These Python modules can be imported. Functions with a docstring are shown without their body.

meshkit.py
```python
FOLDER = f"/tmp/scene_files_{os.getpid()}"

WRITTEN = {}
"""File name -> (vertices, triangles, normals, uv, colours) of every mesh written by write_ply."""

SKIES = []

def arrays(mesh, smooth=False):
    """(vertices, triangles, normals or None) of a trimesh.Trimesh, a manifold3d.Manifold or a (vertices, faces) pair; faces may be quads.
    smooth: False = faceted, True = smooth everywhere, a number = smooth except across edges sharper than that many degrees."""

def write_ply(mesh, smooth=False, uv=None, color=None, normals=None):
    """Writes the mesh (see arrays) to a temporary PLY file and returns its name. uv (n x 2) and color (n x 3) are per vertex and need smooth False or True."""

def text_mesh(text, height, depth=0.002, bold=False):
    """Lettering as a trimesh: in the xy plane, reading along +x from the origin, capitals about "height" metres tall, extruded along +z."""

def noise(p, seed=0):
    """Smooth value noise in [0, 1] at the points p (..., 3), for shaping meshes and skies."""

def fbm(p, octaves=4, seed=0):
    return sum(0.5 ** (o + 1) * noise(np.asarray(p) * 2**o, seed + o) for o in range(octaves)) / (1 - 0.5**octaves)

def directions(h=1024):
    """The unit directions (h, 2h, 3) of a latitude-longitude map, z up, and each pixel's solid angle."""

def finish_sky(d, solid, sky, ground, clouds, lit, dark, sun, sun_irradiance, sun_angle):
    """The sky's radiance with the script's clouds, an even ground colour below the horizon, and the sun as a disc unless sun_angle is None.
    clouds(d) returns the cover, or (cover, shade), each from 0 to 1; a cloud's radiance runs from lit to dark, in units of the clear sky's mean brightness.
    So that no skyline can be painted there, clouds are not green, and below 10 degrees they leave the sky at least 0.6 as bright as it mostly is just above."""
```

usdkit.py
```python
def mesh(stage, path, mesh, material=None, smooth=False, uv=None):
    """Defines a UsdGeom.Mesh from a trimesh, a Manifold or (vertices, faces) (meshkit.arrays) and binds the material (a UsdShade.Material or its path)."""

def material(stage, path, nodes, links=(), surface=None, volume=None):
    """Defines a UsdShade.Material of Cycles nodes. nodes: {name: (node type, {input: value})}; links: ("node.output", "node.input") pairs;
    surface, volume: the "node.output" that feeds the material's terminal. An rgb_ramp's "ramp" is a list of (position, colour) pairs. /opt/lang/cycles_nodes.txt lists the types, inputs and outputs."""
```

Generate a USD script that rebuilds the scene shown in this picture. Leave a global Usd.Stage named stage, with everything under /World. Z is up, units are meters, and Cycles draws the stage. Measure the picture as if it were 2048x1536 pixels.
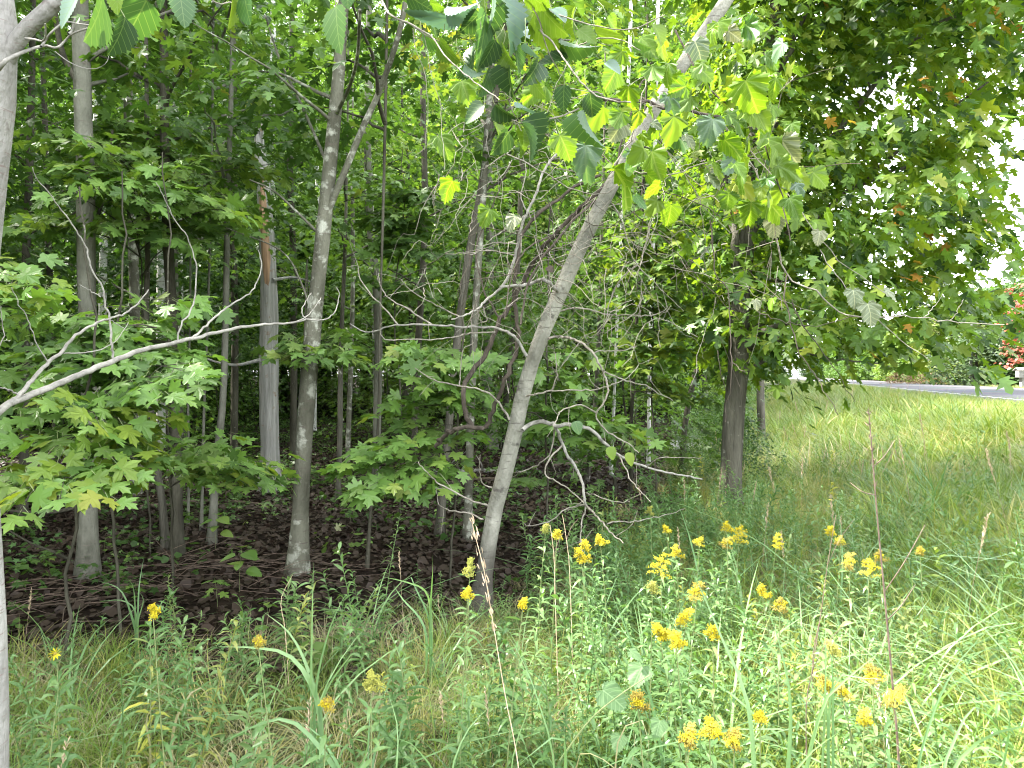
import math, random
import numpy as np, trimesh, usdkit, meshkit
from pxr import Usd, UsdGeom, UsdLux, UsdShade, Gf, Sdf, Vt

stage = Usd.Stage.CreateInMemory()
UsdGeom.SetStageUpAxis(stage, UsdGeom.Tokens.z)
UsdGeom.SetStageMetersPerUnit(stage, 1.0)
UsdGeom.Xform.Define(stage, '/World'); UsdGeom.Scope.Define(stage, '/World/Looks')
# ------------------------------------------------------------------ camera, sky, sun, exposure
HFOV, PITCH, EYE, EXPOSURE = 70.0, -0.7, 1.6, 2.6
SUN_AZ, SUN_EL = math.radians(100), math.radians(52)          # azimuth clockwise from +y
SUN_I, SUN_ANGLE, SKY = 1.25, 2.0, 0.12
cam = UsdGeom.Camera.Define(stage, '/World/camera')
cam.CreateHorizontalApertureAttr(36.0); cam.CreateVerticalApertureAttr(27.0)
cam.CreateFocalLengthAttr(18.0 / math.tan(math.radians(HFOV / 2)))
cam.CreateClippingRangeAttr((0.05, 3000.0)); cam.CreateExposureAttr(EXPOSURE)
cam.AddTranslateOp().Set(Gf.Vec3d(0, 0, EYE)); cam.AddRotateXOp().Set(90.0 + PITCH)
mat = lambda name, nodes, links, surface, **k: usdkit.material(stage, '/World/Looks/' + name, nodes, links, surface=surface, **k)
dome = UsdLux.DomeLight.Define(stage, '/World/sky')
dome.GetPrim().SetCustomDataByKey('kind', 'structure')
sky_m = mat('sky_material', {
    'tc': ('texture_coordinate', {}), 'map': ('mapping', {'scale': (1.0, 1.0, 2.2)}),
    'n': ('noise_texture', {'scale': 2.4, 'detail': 6, 'roughness': 0.58}),
    'r': ('rgb_ramp', {'ramp': [(0.25, (0.5,)*3), (0.60, (0.96,)*3)]}),
    's': ('sky_texture', {'sky_type': 'single_scattering', 'sun_disc': False, 'sun_elevation': SUN_EL, 'sun_rotation': SUN_AZ}),
    'm': ('mix', {'mix_type': 'mix', 'color2': (8.2, 8.4, 8.7)}),
    'b': ('background_shader', {'strength': SKY})},
    [('tc.generated', 'map.vector'), ('map.vector', 'n.vector'), ('n.fac', 'r.fac'), ('r.color', 'm.fac'), ('s.color', 'm.color1'), ('m.color', 'b.color')], 'b.background')
UsdShade.MaterialBindingAPI.Apply(dome.GetPrim()).Bind(sky_m)
sun = UsdLux.DistantLight.Define(stage, '/World/sun')
sun.CreateNormalizeAttr(True); sun.CreateIntensityAttr(SUN_I); sun.CreateAngleAttr(SUN_ANGLE); sun.CreateColorAttr(Gf.Vec3f(1.0, 0.95, 0.86))
sun.AddRotateZOp().Set(180.0 - math.degrees(SUN_AZ)); sun.AddRotateXOp().Set(math.degrees(SUN_EL) - 90.0)

# ------------------------------------------------------------------ helpers
V3 = lambda *a: np.array(a, float)
FPX = 1024.0 / math.tan(math.radians(HFOV / 2))
cp, sp = math.cos(math.radians(PITCH)), math.sin(math.radians(PITCH))
def at(x, y, Y):
    """World point that lies Y metres in front of the camera, seen at photo pixel x, y."""
    r, u = (x - 1024) / FPX, (768 - y) / FPX
    fy, fz = cp - u * sp, sp + u * cp
    k = Y / fy
    return V3(r * k, Y, EYE + fz * k)
def nrm(v): return v / (np.linalg.norm(v, axis=-1, keepdims=True) + 1e-12)
CR, SR = math.cos(math.radians(18.6)), math.sin(math.radians(18.6))
def uv_of(x, y): return x * CR - y * SR, x * SR + y * CR
def xy_of(u, v): return u * CR + v * SR, -u * SR + v * CR
def sstep(a, b, x):
    t = np.clip((x - a) / (b - a), 0, 1); return t * t * (3 - 2 * t)
def ground(x, y):
    x, y = np.asarray(x, float), np.asarray(y, float)
    u, v = uv_of(x, y)
    z = 0.85 * sstep(0.6, 6.4, u) - 0.35 * sstep(13.9, 17.0, u) + 0.6 * sstep(25, 70, u)
    p = np.stack([x * 0.55, y * 0.55, 0 * x], -1)
    rough = 1 - sstep(5.5, 6.6, u) * (1 - sstep(14.2, 15.5, u))
    return z + rough * (0.16 * (meshkit.fbm(p, 3, 5) - 0.5)) - 0.004 * (1 - rough)
def edge(v): return np.maximum(-6.0, np.minimum(np.minimum(-3.7 + 1.75 * (v - 2.6), -2.0 + 0.5 * (v - 3.8)), -0.5))        # where the forest floor gives way to the grass

used = {}
def path_for(name, parent=None):
    base = (str(parent.GetPath()) if parent is not None else '/World') + '/' + name
    n = used.get(base, 0); used[base] = n + 1
    return base if n == 0 else f'{base}_{n:03d}'
def keys(prim, label=None, cat=None, group=None, kind=None):
    for k, v in (('label', label), ('category', cat), ('group', group), ('kind', kind)):
        if v: prim.SetCustomDataByKey(k, v)
    return prim
def obj(name, m, material, parent=None, smooth=False, uv=None, **kw):
    prim = usdkit.mesh(stage, path_for(name, parent), m, material, smooth=smooth, uv=uv).GetPrim()
    return keys(prim, **kw)
def thing(name, label, cat, loc=None, group=None):
    x = UsdGeom.Xform.Define(stage, path_for(name))
    if loc is not None: x.AddTranslateOp().Set(Gf.Vec3d(*map(float, loc)))
    return keys(x.GetPrim(), label, cat, group)
def copy_of(src, loc, rz=0, sc=1.0, label=None, cat=None, group=None, tilt=0):
    name = src.GetName()
    x = UsdGeom.Xform.Define(stage, path_for(name)); p = x.GetPrim()
    p.GetReferences().AddInternalReference(src.GetPath()); p.SetInstanceable(True)
    x.ClearXformOpOrder()
    place(x, loc, rz, sc, tilt)
    return keys(p, label, cat, group)
def place(x, loc, rz=0, sc=1.0, tilt=0):
    t = x.GetTranslateOp() if hasattr(x, 'GetTranslateOp') else None
    (t if t else x.AddTranslateOp()).Set(Gf.Vec3d(*map(float, loc)))
    t = x.GetRotateXYZOp(); (t if t else x.AddRotateXYZOp()).Set(Gf.Vec3f(float(tilt), 0, float(rz)))
    t = x.GetScaleOp(); (t if t else x.AddScaleOp()).Set(Gf.Vec3f(*( [float(sc)] * 3 if np.ndim(sc) == 0 else map(float, sc))))
def spline(pts, n):
    """Catmull-Rom through pts, n samples evenly along the length; extra columns (radius) are carried along."""
    p = np.asarray(pts, float)
    if len(p) == 2: p = np.vstack([p[0], p.mean(0), p[1]])
    q = np.vstack([2 * p[0] - p[1], p, 2 * p[-1] - p[-2]])
    out = []
    for i in range(1, len(q) - 2):
        t = np.linspace(0, 1, 12, endpoint=False)[:, None]
        a, b, c, d = q[i - 1], q[i], q[i + 1], q[i + 2]
        out.append(0.5 * (2 * b + (c - a) * t + (2 * a - 5 * b + 4 * c - d) * t ** 2 + (3 * b - a - 3 * c + d) * t ** 3))
    out = np.vstack(out + [p[-1:]])
    s = np.r_[0, np.cumsum(np.linalg.norm(np.diff(out[:, :3], axis=0), axis=1))]
    w = np.linspace(0, s[-1], n)
    return np.stack([np.interp(w, s, out[:, k]) for k in range(out.shape[1])], 1)
def tube(pts, radii, sides=8, cap=True, rough=0.0, seed=0, lob=0.0):
    p = np.asarray(pts, float); n = len(p)
    t = nrm(np.gradient(p, axis=0))
    ref = V3(1, 0, 0) if abs(t[0][2]) > 0.8 else V3(0, 0, 1)
    A = []; a = nrm(np.cross(t[0], ref))
    for k in range(n):
        a = nrm(a - t[k] * np.dot(a, t[k])); A.append(a)
    A = np.array(A); B = np.cross(t, A)
    g = np.arange(sides) * 2 * np.pi / sides
    r = np.broadcast_to(np.asarray(radii, float), (n,))[:, None] * np.ones(sides)
    dirs = np.cos(g)[None, :, None] * A[:, None] + np.sin(g)[None, :, None] * B[:, None]
    if rough:
        q = p[:, None] + dirs * r[..., None]
        r = r * (1 + rough * (meshkit.fbm(q * V3(9, 9, 3.0), 3, seed) - 0.5) * 2)
    if lob: r = r * (1 + lob * np.cos(g * 5 + seed)[None])
    v = (p[:, None] + dirs * r[..., None]).reshape(-1, 3)
    i, j = np.meshgrid(np.arange(n - 1), np.arange(sides), indexing='ij')
    q = np.stack([i * sides + j, i * sides + (j + 1) % sides, (i + 1) * sides + (j + 1) % sides, (i + 1) * sides + j], -1).reshape(-1, 4)
    f = np.vstack([q[:, [0, 1, 2]], q[:, [0, 2, 3]]])
    if cap:
        v = np.vstack([v, p[-1] + t[-1] * r[-1].mean() * 0.5]); k = len(v) - 1; o = (n - 1) * sides
        f = np.vstack([f, np.array([[o + s, o + (s + 1) % sides, k] for s in range(sides)])])
    return v, f
def join(ms):
    vs, fs, o = [], [], 0
    for v, f in ms:
        vs.append(v); fs.append(np.asarray(f) + o); o += len(v)
    return np.vstack(vs), np.vstack(fs)
def branch_mesh(pts, r0, r1, sides=6, n=None, wob=0.0, rng=None):
    n = n or max(6, 4 * len(pts))
    p = spline(pts, n)
    if wob and rng is not None:
        w = rng.normal(0, wob, (n, 3)); w[0] = 0; p = p + w
    s = np.linspace(0, 1, n)
    return tube(p, r0 + (r1 - r0) * s ** 0.8, sides)

# ------------------------------------------------------------------ materials
def leaf_mat(name, ramp, trans=(1.25, 1.3, 0.5), tw=0.42, back=None, rough=0.45, vein=None, spec=0.35):
    """A thin leaf: gloss and colour on top, light coming through; ramp gives the spread of leaf colours."""
    nodes = {'g': ('geometry', {}), 'oi': ('object_info', {}), 'pn': ('noise_texture', {'scale': 0.9, 'detail': 2}),
             'a1': ('math', {'math_type': 'add'}), 'fr': ('math', {'math_type': 'fraction'}),
             'a2': ('math', {'math_type': 'multiply_add', 'value2': 0.72}), 'pm': ('math', {'math_type': 'multiply_add', 'value2': 0.9, 'value3': -0.31}),
             'r': ('rgb_ramp', {'ramp': ramp}),
             'tr': ('mix', {'mix_type': 'multiply', 'fac': 1.0, 'color2': trans}),
             'p': ('principled_bsdf', {'roughness': rough, 'specular_ior_level': spec}),
             'tl': ('translucent_bsdf', {}), 'mx': ('mix_closure', {'fac': tw})}
    links = [('g.random_per_island', 'a1.value1'), ('oi.random', 'a1.value2'), ('a1.value', 'fr.value1'), ('fr.value', 'a2.value1'),
             ('g.position', 'pn.vector'), ('pn.fac', 'pm.value1'), ('pm.value', 'a2.value3'), ('a2.value', 'r.fac')]
    col = 'r.color'
    if vein:
        nodes |= {'st': ('uvmap', {'attribute': 'st'}), 'sx': ('separate_xyz', {}), 'ab': ('math', {'math_type': 'absolute'}),
                  'mid': ('math', {'math_type': 'less_than', 'value2': 0.035}),
                  'l1': ('math', {'math_type': 'multiply_add', 'value2': -vein[1]}), 'l2': ('math', {'math_type': 'multiply', 'value2': vein[0]}),
                  'l3': ('math', {'math_type': 'fraction'}), 'l4': ('math', {'math_type': 'less_than', 'value2': 0.09}),
                  'vm': ('math', {'math_type': 'maximum'}), 'vs': ('math', {'math_type': 'multiply', 'value2': 0.55}),
                  'vc': ('mix', {'mix_type': 'mix', 'color2': vein[2]})}
        links += [('st.UV', 'sx.vector'), ('sx.x', 'ab.value1'), ('ab.value', 'mid.value1'), ('ab.value', 'l1.value1'), ('sx.y', 'l1.value3'),
                  ('l1.value', 'l2.value1'), ('l2.value', 'l3.value1'), ('l3.value', 'l4.value1'), ('mid.value', 'vm.value1'), ('l4.value', 'vm.value2'),
                  ('vm.value', 'vs.value1'), ('vs.value', 'vc.fac'), (col, 'vc.color1')]
        col = 'vc.color'
    links.append((col, 'tr.color1'))
    if back:
        nodes['bk'] = ('mix', {'mix_type': 'mix', 'color2': back}); nodes['bf'] = ('math', {'math_type': 'multiply', 'value2': 0.7})
        links += [('g.backfacing', 'bf.value1'), ('bf.value', 'bk.fac'), (col, 'bk.color1')]; col = 'bk.color'
    links += [(col, 'p.base_color'), ('tr.color', 'tl.color'), ('p.BSDF', 'mx.closure1'), ('tl.BSDF', 'mx.closure2')]
    return mat(name, nodes, links, 'mx.closure')
def bark_mat(name, c0, c1, spot=None, spot_at=(0.6, 0.68), band=None, band_scale=(10, 10, 70), scale=7, stretch=(1, 1, 0.25), bump=0.5, moss=None, foot=None):
    nodes = {'g': ('geometry', {}), 'm1': ('mapping', {'scale': stretch}), 'n1': ('noise_texture', {'scale': scale, 'detail': 7, 'roughness': 0.65}),
             'r1': ('rgb_ramp', {'ramp': [(0.32, c0), (0.68, c1)]}),
             'p': ('principled_bsdf', {'roughness': 0.85, 'specular_ior_level': 0.2}),
             'm3': ('mapping', {'scale': (40 * stretch[0], 40 * stretch[1], 40 * stretch[2])}), 'n3': ('noise_texture', {'scale': 1.6, 'detail': 5}), 'b': ('bump', {'strength': bump, 'distance': 0.025})}
    links = [('g.position', 'm1.vector'), ('m1.vector', 'n1.vector'), ('n1.fac', 'r1.fac'), ('g.position', 'm3.vector'), ('m3.vector', 'n3.vector'), ('n3.fac', 'b.height'), ('b.normal', 'p.normal')]
    col = 'r1.color'
    def layer(key, sc, ramp, colour, src_scale):
        nonlocal col, nodes, links
        nodes |= {key + 'm': ('mapping', {'scale': sc}), key + 'n': ('noise_texture', {'scale': src_scale, 'detail': 4, 'roughness': 0.6}),
                  key + 'r': ('rgb_ramp', {'ramp': ramp}), key + 'x': ('mix', {'mix_type': 'mix', 'color2': colour})}
        links += [('g.position', key + 'm.vector'), (key + 'm.vector', key + 'n.vector'), (key + 'n.fac', key + 'r.fac'), (key + 'r.color', key + 'x.fac'), (col, key + 'x.color1')]
        col = key + 'x.color'
    if moss: layer('ms', (1, 1, 0.6), [(0.48, (0,) * 3), (0.66, (0.8,) * 3)], moss, 5.0)
    if spot: layer('sp', (1, 1, 1), [(spot_at[0], (0,) * 3), (spot_at[1], (0.9,) * 3)], spot, 9.0)
    if band: layer('bd', band_scale, [(0.60, (0,) * 3), (0.66, (0.85,) * 3)], band, 1.0)
    if foot:                                              # old rough bark round the foot of the trunk
        nodes |= {'fz': ('separate_xyz', {}), 'fr': ('map_range', {'from_min': foot[1], 'from_max': foot[2], 'to_min': 0.85, 'to_max': 0.0, 'clamp': True}), 'fa': ('math', {'math_type': 'multiply_add', 'value2': 0.5}), 'fx': ('mix', {'mix_type': 'mix', 'color2': foot[0]})}
        links += [('g.position', 'fz.vector'), ('n1.fac', 'fa.value1'), ('fz.z', 'fa.value3'), ('fa.value', 'fr.value'), ('fr.result', 'fx.fac'), (col, 'fx.color1')]; col = 'fx.color'
    links.append((col, 'p.base_color'))
    return mat(name, nodes, links, 'p.BSDF')
G = lambda r, g, b: (r, g, b)
M = {}
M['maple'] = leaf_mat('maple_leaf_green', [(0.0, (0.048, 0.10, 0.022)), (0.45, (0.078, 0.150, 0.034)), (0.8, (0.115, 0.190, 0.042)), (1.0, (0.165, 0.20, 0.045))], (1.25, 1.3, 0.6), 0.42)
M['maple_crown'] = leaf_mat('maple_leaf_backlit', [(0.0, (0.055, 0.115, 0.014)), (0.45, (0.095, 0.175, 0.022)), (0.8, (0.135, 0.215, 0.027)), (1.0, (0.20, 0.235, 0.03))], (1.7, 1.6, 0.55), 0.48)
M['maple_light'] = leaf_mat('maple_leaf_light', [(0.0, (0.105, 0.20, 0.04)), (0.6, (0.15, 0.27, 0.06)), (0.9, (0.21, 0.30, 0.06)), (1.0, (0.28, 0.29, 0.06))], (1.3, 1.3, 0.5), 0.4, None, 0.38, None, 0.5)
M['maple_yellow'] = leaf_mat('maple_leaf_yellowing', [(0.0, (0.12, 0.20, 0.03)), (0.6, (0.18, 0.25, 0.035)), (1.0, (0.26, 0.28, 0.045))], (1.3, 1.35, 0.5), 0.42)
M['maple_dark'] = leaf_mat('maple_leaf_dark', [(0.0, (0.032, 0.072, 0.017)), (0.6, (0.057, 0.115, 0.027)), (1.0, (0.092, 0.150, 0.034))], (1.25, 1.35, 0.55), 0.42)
M['orange'] = leaf_mat('maple_leaf_orange', [(0.0, (0.40, 0.17, 0.04)), (0.5, (0.48, 0.28, 0.05)), (1.0, (0.44, 0.36, 0.06))], (1.3, 1.2, 0.7), 0.4)
M['red'] = leaf_mat('maple_leaf_red', [(0.0, (0.09, 0.09, 0.035)), (0.35, (0.20, 0.05, 0.03)), (0.7, (0.29, 0.075, 0.05)), (1.0, (0.30, 0.14, 0.06))], (1.0, 1.0, 0.8), 0.25)
M['rust'] = leaf_mat('rusty_leaf', [(0.0, (0.10, 0.07, 0.03)), (0.6, (0.17, 0.11, 0.05)), (1.0, (0.24, 0.18, 0.08))], (1.0, 1.0, 0.8), 0.25)
M['far_yellow'] = leaf_mat('far_leaf_yellow', [(0.0, (0.08, 0.13, 0.028)), (0.6, (0.13, 0.17, 0.035)), (1.0, (0.21, 0.20, 0.04))], (1.3, 1.2, 0.5), 0.4)
M['far_blue'] = leaf_mat('far_leaf_bluish', [(0.0, (0.04, 0.075, 0.035)), (0.6, (0.07, 0.115, 0.052)), (1.0, (0.11, 0.155, 0.07))], (1.2, 1.3, 0.6), 0.35)
VEIN = (5.5, 0.40, (0.17, 0.25, 0.10))
M['aspen_dark'] = leaf_mat('aspen_leaf_dark', [(0.0, (0.022, 0.058, 0.022)), (1.0, (0.042, 0.09, 0.034))], (1.6, 1.6, 0.5), 0.28, (0.17, 0.24, 0.20), 0.42, VEIN, 0.5)
M['aspen_mid'] = leaf_mat('aspen_leaf_green', [(0.0, (0.045, 0.11, 0.038)), (1.0, (0.075, 0.15, 0.05))], (1.5, 1.5, 0.5), 0.36, (0.17, 0.24, 0.18), 0.42, VEIN, 0.5)
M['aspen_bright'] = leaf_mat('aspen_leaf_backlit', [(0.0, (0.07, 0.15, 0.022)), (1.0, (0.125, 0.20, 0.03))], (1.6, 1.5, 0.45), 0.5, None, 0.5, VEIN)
M['aspen_blue'] = leaf_mat('aspen_leaf_pale', [(0.0, (0.10, 0.17, 0.14)), (1.0, (0.19, 0.27, 0.235))], (0.8, 1.0, 0.6), 0.25, (0.24, 0.31, 0.29), 0.4, VEIN, 0.6)
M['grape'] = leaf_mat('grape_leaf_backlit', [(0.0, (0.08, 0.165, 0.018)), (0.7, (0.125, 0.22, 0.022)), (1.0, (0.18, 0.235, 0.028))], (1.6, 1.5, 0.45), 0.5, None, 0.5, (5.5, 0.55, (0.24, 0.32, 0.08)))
M['grape_pale'] = leaf_mat('grape_leaf_pale', [(0.0, (0.12, 0.17, 0.10)), (1.0, (0.21, 0.215, 0.13))], (1.0, 1.0, 0.6), 0.25, None, 0.5, (5.5, 0.55, (0.5, 0.5, 0.3)))
M['grass'] = leaf_mat('grass_blade_green', [(0.0, (0.085, 0.155, 0.026)), (0.4, (0.15, 0.235, 0.04)), (0.7, (0.235, 0.29, 0.065)), (0.87, (0.35, 0.32, 0.12)), (1.0, (0.50, 0.43, 0.26))], (1.2, 1.2, 0.6), 0.36, None, 0.4, None, 0.3)
M['grass_dry'] = leaf_mat('grass_blade_dry', [(0.0, (0.14, 0.19, 0.06)), (0.4, (0.28, 0.27, 0.13)), (1.0, (0.50, 0.42, 0.29))], (1.0, 1.0, 0.7), 0.3, None, 0.5)
M['reed'] = leaf_mat('reed_blade', [(0.0, (0.12, 0.23, 0.10)), (1.0, (0.22, 0.34, 0.15))], (1.1, 1.2, 0.5), 0.35, None, 0.35)
M['weed'] = leaf_mat('goldenrod_leaf', [(0.0, (0.064, 0.138, 0.042)), (0.5, (0.112, 0.205, 0.068)), (0.85, (0.17, 0.262, 0.098)), (1.0, (0.26, 0.28, 0.08))], (1.2, 1.25, 0.5), 0.36, None, 0.38, None, 0.4)
M['weed_yellow'] = leaf_mat('goldenrod_leaf_yellowing', [(0.0, (0.2, 0.3, 0.06)), (1.0, (0.42, 0.40, 0.08))], (1.2, 1.2, 0.5), 0.38)
M['flower'] = leaf_mat('goldenrod_flower', [(0.0, (0.46, 0.37, 0.012)), (0.6, (0.60, 0.50, 0.018)), (1.0, (0.66, 0.60, 0.08))], (1.0, 1.0, 0.6), 0.3, None, 0.7)
M['flower_tan'] = leaf_mat('goldenrod_flower_fading', [(0.0, (0.24, 0.18, 0.035)), (0.6, (0.40, 0.32, 0.05)), (1.0, (0.52, 0.45, 0.10))], (1.0, 1.0, 0.6), 0.3, None, 0.7)
M['flower_pale'] = leaf_mat('goldenrod_flower_budding', [(0.0, (0.28, 0.31, 0.06)), (1.0, (0.52, 0.50, 0.11))], (1.0, 1.0, 0.6), 0.3, None, 0.7)
M['litter'] = leaf_mat('fallen_leaf', [(0.0, (0.016, 0.011, 0.008)), (0.5, (0.045, 0.029, 0.020)), (0.82, (0.085, 0.055, 0.036)), (0.95, (0.16, 0.12, 0.085)), (1.0, (0.28, 0.23, 0.18))], (0.8, 0.8, 0.8), 0.1, None, 0.6)
M['stem'] = mat('green_stem', {'n': ('noise_texture', {'scale': 30}), 'r': ('rgb_ramp', {'ramp': [(0.3, (0.10, 0.15, 0.05)), (0.7, (0.20, 0.22, 0.09))]}), 'p': ('principled_bsdf', {'roughness': 0.6})}, [('n.fac', 'r.fac'), ('r.color', 'p.base_color')], 'p.BSDF')
M['straw'] = mat('straw_stem', {'n': ('noise_texture', {'scale': 60}), 'r': ('rgb_ramp', {'ramp': [(0.3, (0.34, 0.25, 0.15)), (0.7, (0.58, 0.46, 0.33))]}), 'p': ('principled_bsdf', {'roughness': 0.8})}, [('n.fac', 'r.fac'), ('r.color', 'p.base_color')], 'p.BSDF')
M['dead_stem'] = mat('dead_stem', {'n': ('noise_texture', {'scale': 40}), 'r': ('rgb_ramp', {'ramp': [(0.3, (0.07, 0.045, 0.035)), (0.7, (0.17, 0.12, 0.09))]}), 'p': ('principled_bsdf', {'roughness': 0.8})}, [('n.fac', 'r.fac'), ('r.color', 'p.base_color')], 'p.BSDF')
M['aspen_bark'] = bark_mat('aspen_bark', (0.11, 0.108, 0.088), (0.29, 0.282, 0.24), (0.05, 0.045, 0.04), (0.62, 0.70), (0.10, 0.09, 0.08), (7, 7, 60), 6, (1, 1, 0.6), 0.5, foot=((0.045, 0.04, 0.032), .55, 1.0))
M['birch_bark'] = bark_mat('birch_bark', (0.13, 0.122, 0.112), (0.31, 0.30, 0.28), (0.07, 0.05, 0.04), (0.60, 0.68), (0.16, 0.12, 0.11), (14, 14, 130), 7, (1, 1, 0.5), 0.5)
M['white_bark'] = bark_mat('white_birch_bark', (0.36, 0.355, 0.345), (0.62, 0.61, 0.59), (0.08, 0.07, 0.06), (0.60, 0.66), (0.2, 0.18, 0.16), (6, 6, 40), 4)
M['maple_bark'] = bark_mat('smooth_maple_bark', (0.055, 0.054, 0.038), (0.15, 0.148, 0.112), (0.34, 0.345, 0.29), (0.53, 0.64), (0.10, 0.085, 0.07), (5, 5, 42), 5, (1, 1, 0.5), 0.55)
M['pale_bark'] = bark_mat('pale_maple_bark', (0.066, 0.066, 0.05), (0.185, 0.184, 0.148), (0.08, 0.07, 0.055), (0.64, 0.72), (0.13, 0.115, 0.095), (5, 5, 50), 5, (1, 1, 0.5), 0.5)
M['dark_bark'] = bark_mat('dark_bark', (0.028, 0.026, 0.018), (0.085, 0.080, 0.058), (0.20, 0.195, 0.165), (0.66, 0.74), None, (5, 5, 40), 7, (1, 1, 0.3), 0.7)
M['rough_bark'] = bark_mat('ridged_maple_bark', (0.05, 0.046, 0.035), (0.155, 0.145, 0.115), (0.42, 0.40, 0.35), (0.64, 0.74), None, (5, 5, 40), 9, (1.6, 1.6, 0.22), 0.9)
M['snag'] = bark_mat('weathered_wood', (0.19, 0.185, 0.172), (0.42, 0.41, 0.385), (0.24, 0.14, 0.075), (0.60, 0.72), None, (5, 5, 40), 10, (2.2, 2.2, 0.12), 0.9)
M['twig'] = bark_mat('bare_twig', (0.12, 0.105, 0.085), (0.30, 0.275, 0.235), None, (0.6, 0.7), None, (5, 5, 40), 25, (1, 1, 1), 0.3)
M['twig_pale'] = bark_mat('pale_bare_branch', (0.13, 0.124, 0.11), (0.31, 0.295, 0.265), (0.06, 0.056, 0.05), (0.62, 0.72), None, (5, 5, 40), 22, (1, 1, 1), 0.3)
M['twig_dark'] = bark_mat('dark_twig', (0.05, 0.04, 0.03), (0.13, 0.10, 0.075), None, (0.6, 0.7), None, (5, 5, 40), 20, (1, 1, 1), 0.3)
M['vine'] = bark_mat('vine_bark', (0.034, 0.028, 0.022), (0.095, 0.077, 0.062), None, (0.6, 0.7), None, (5, 5, 40), 20, (1, 1, 0.3), 0.6)

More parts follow.
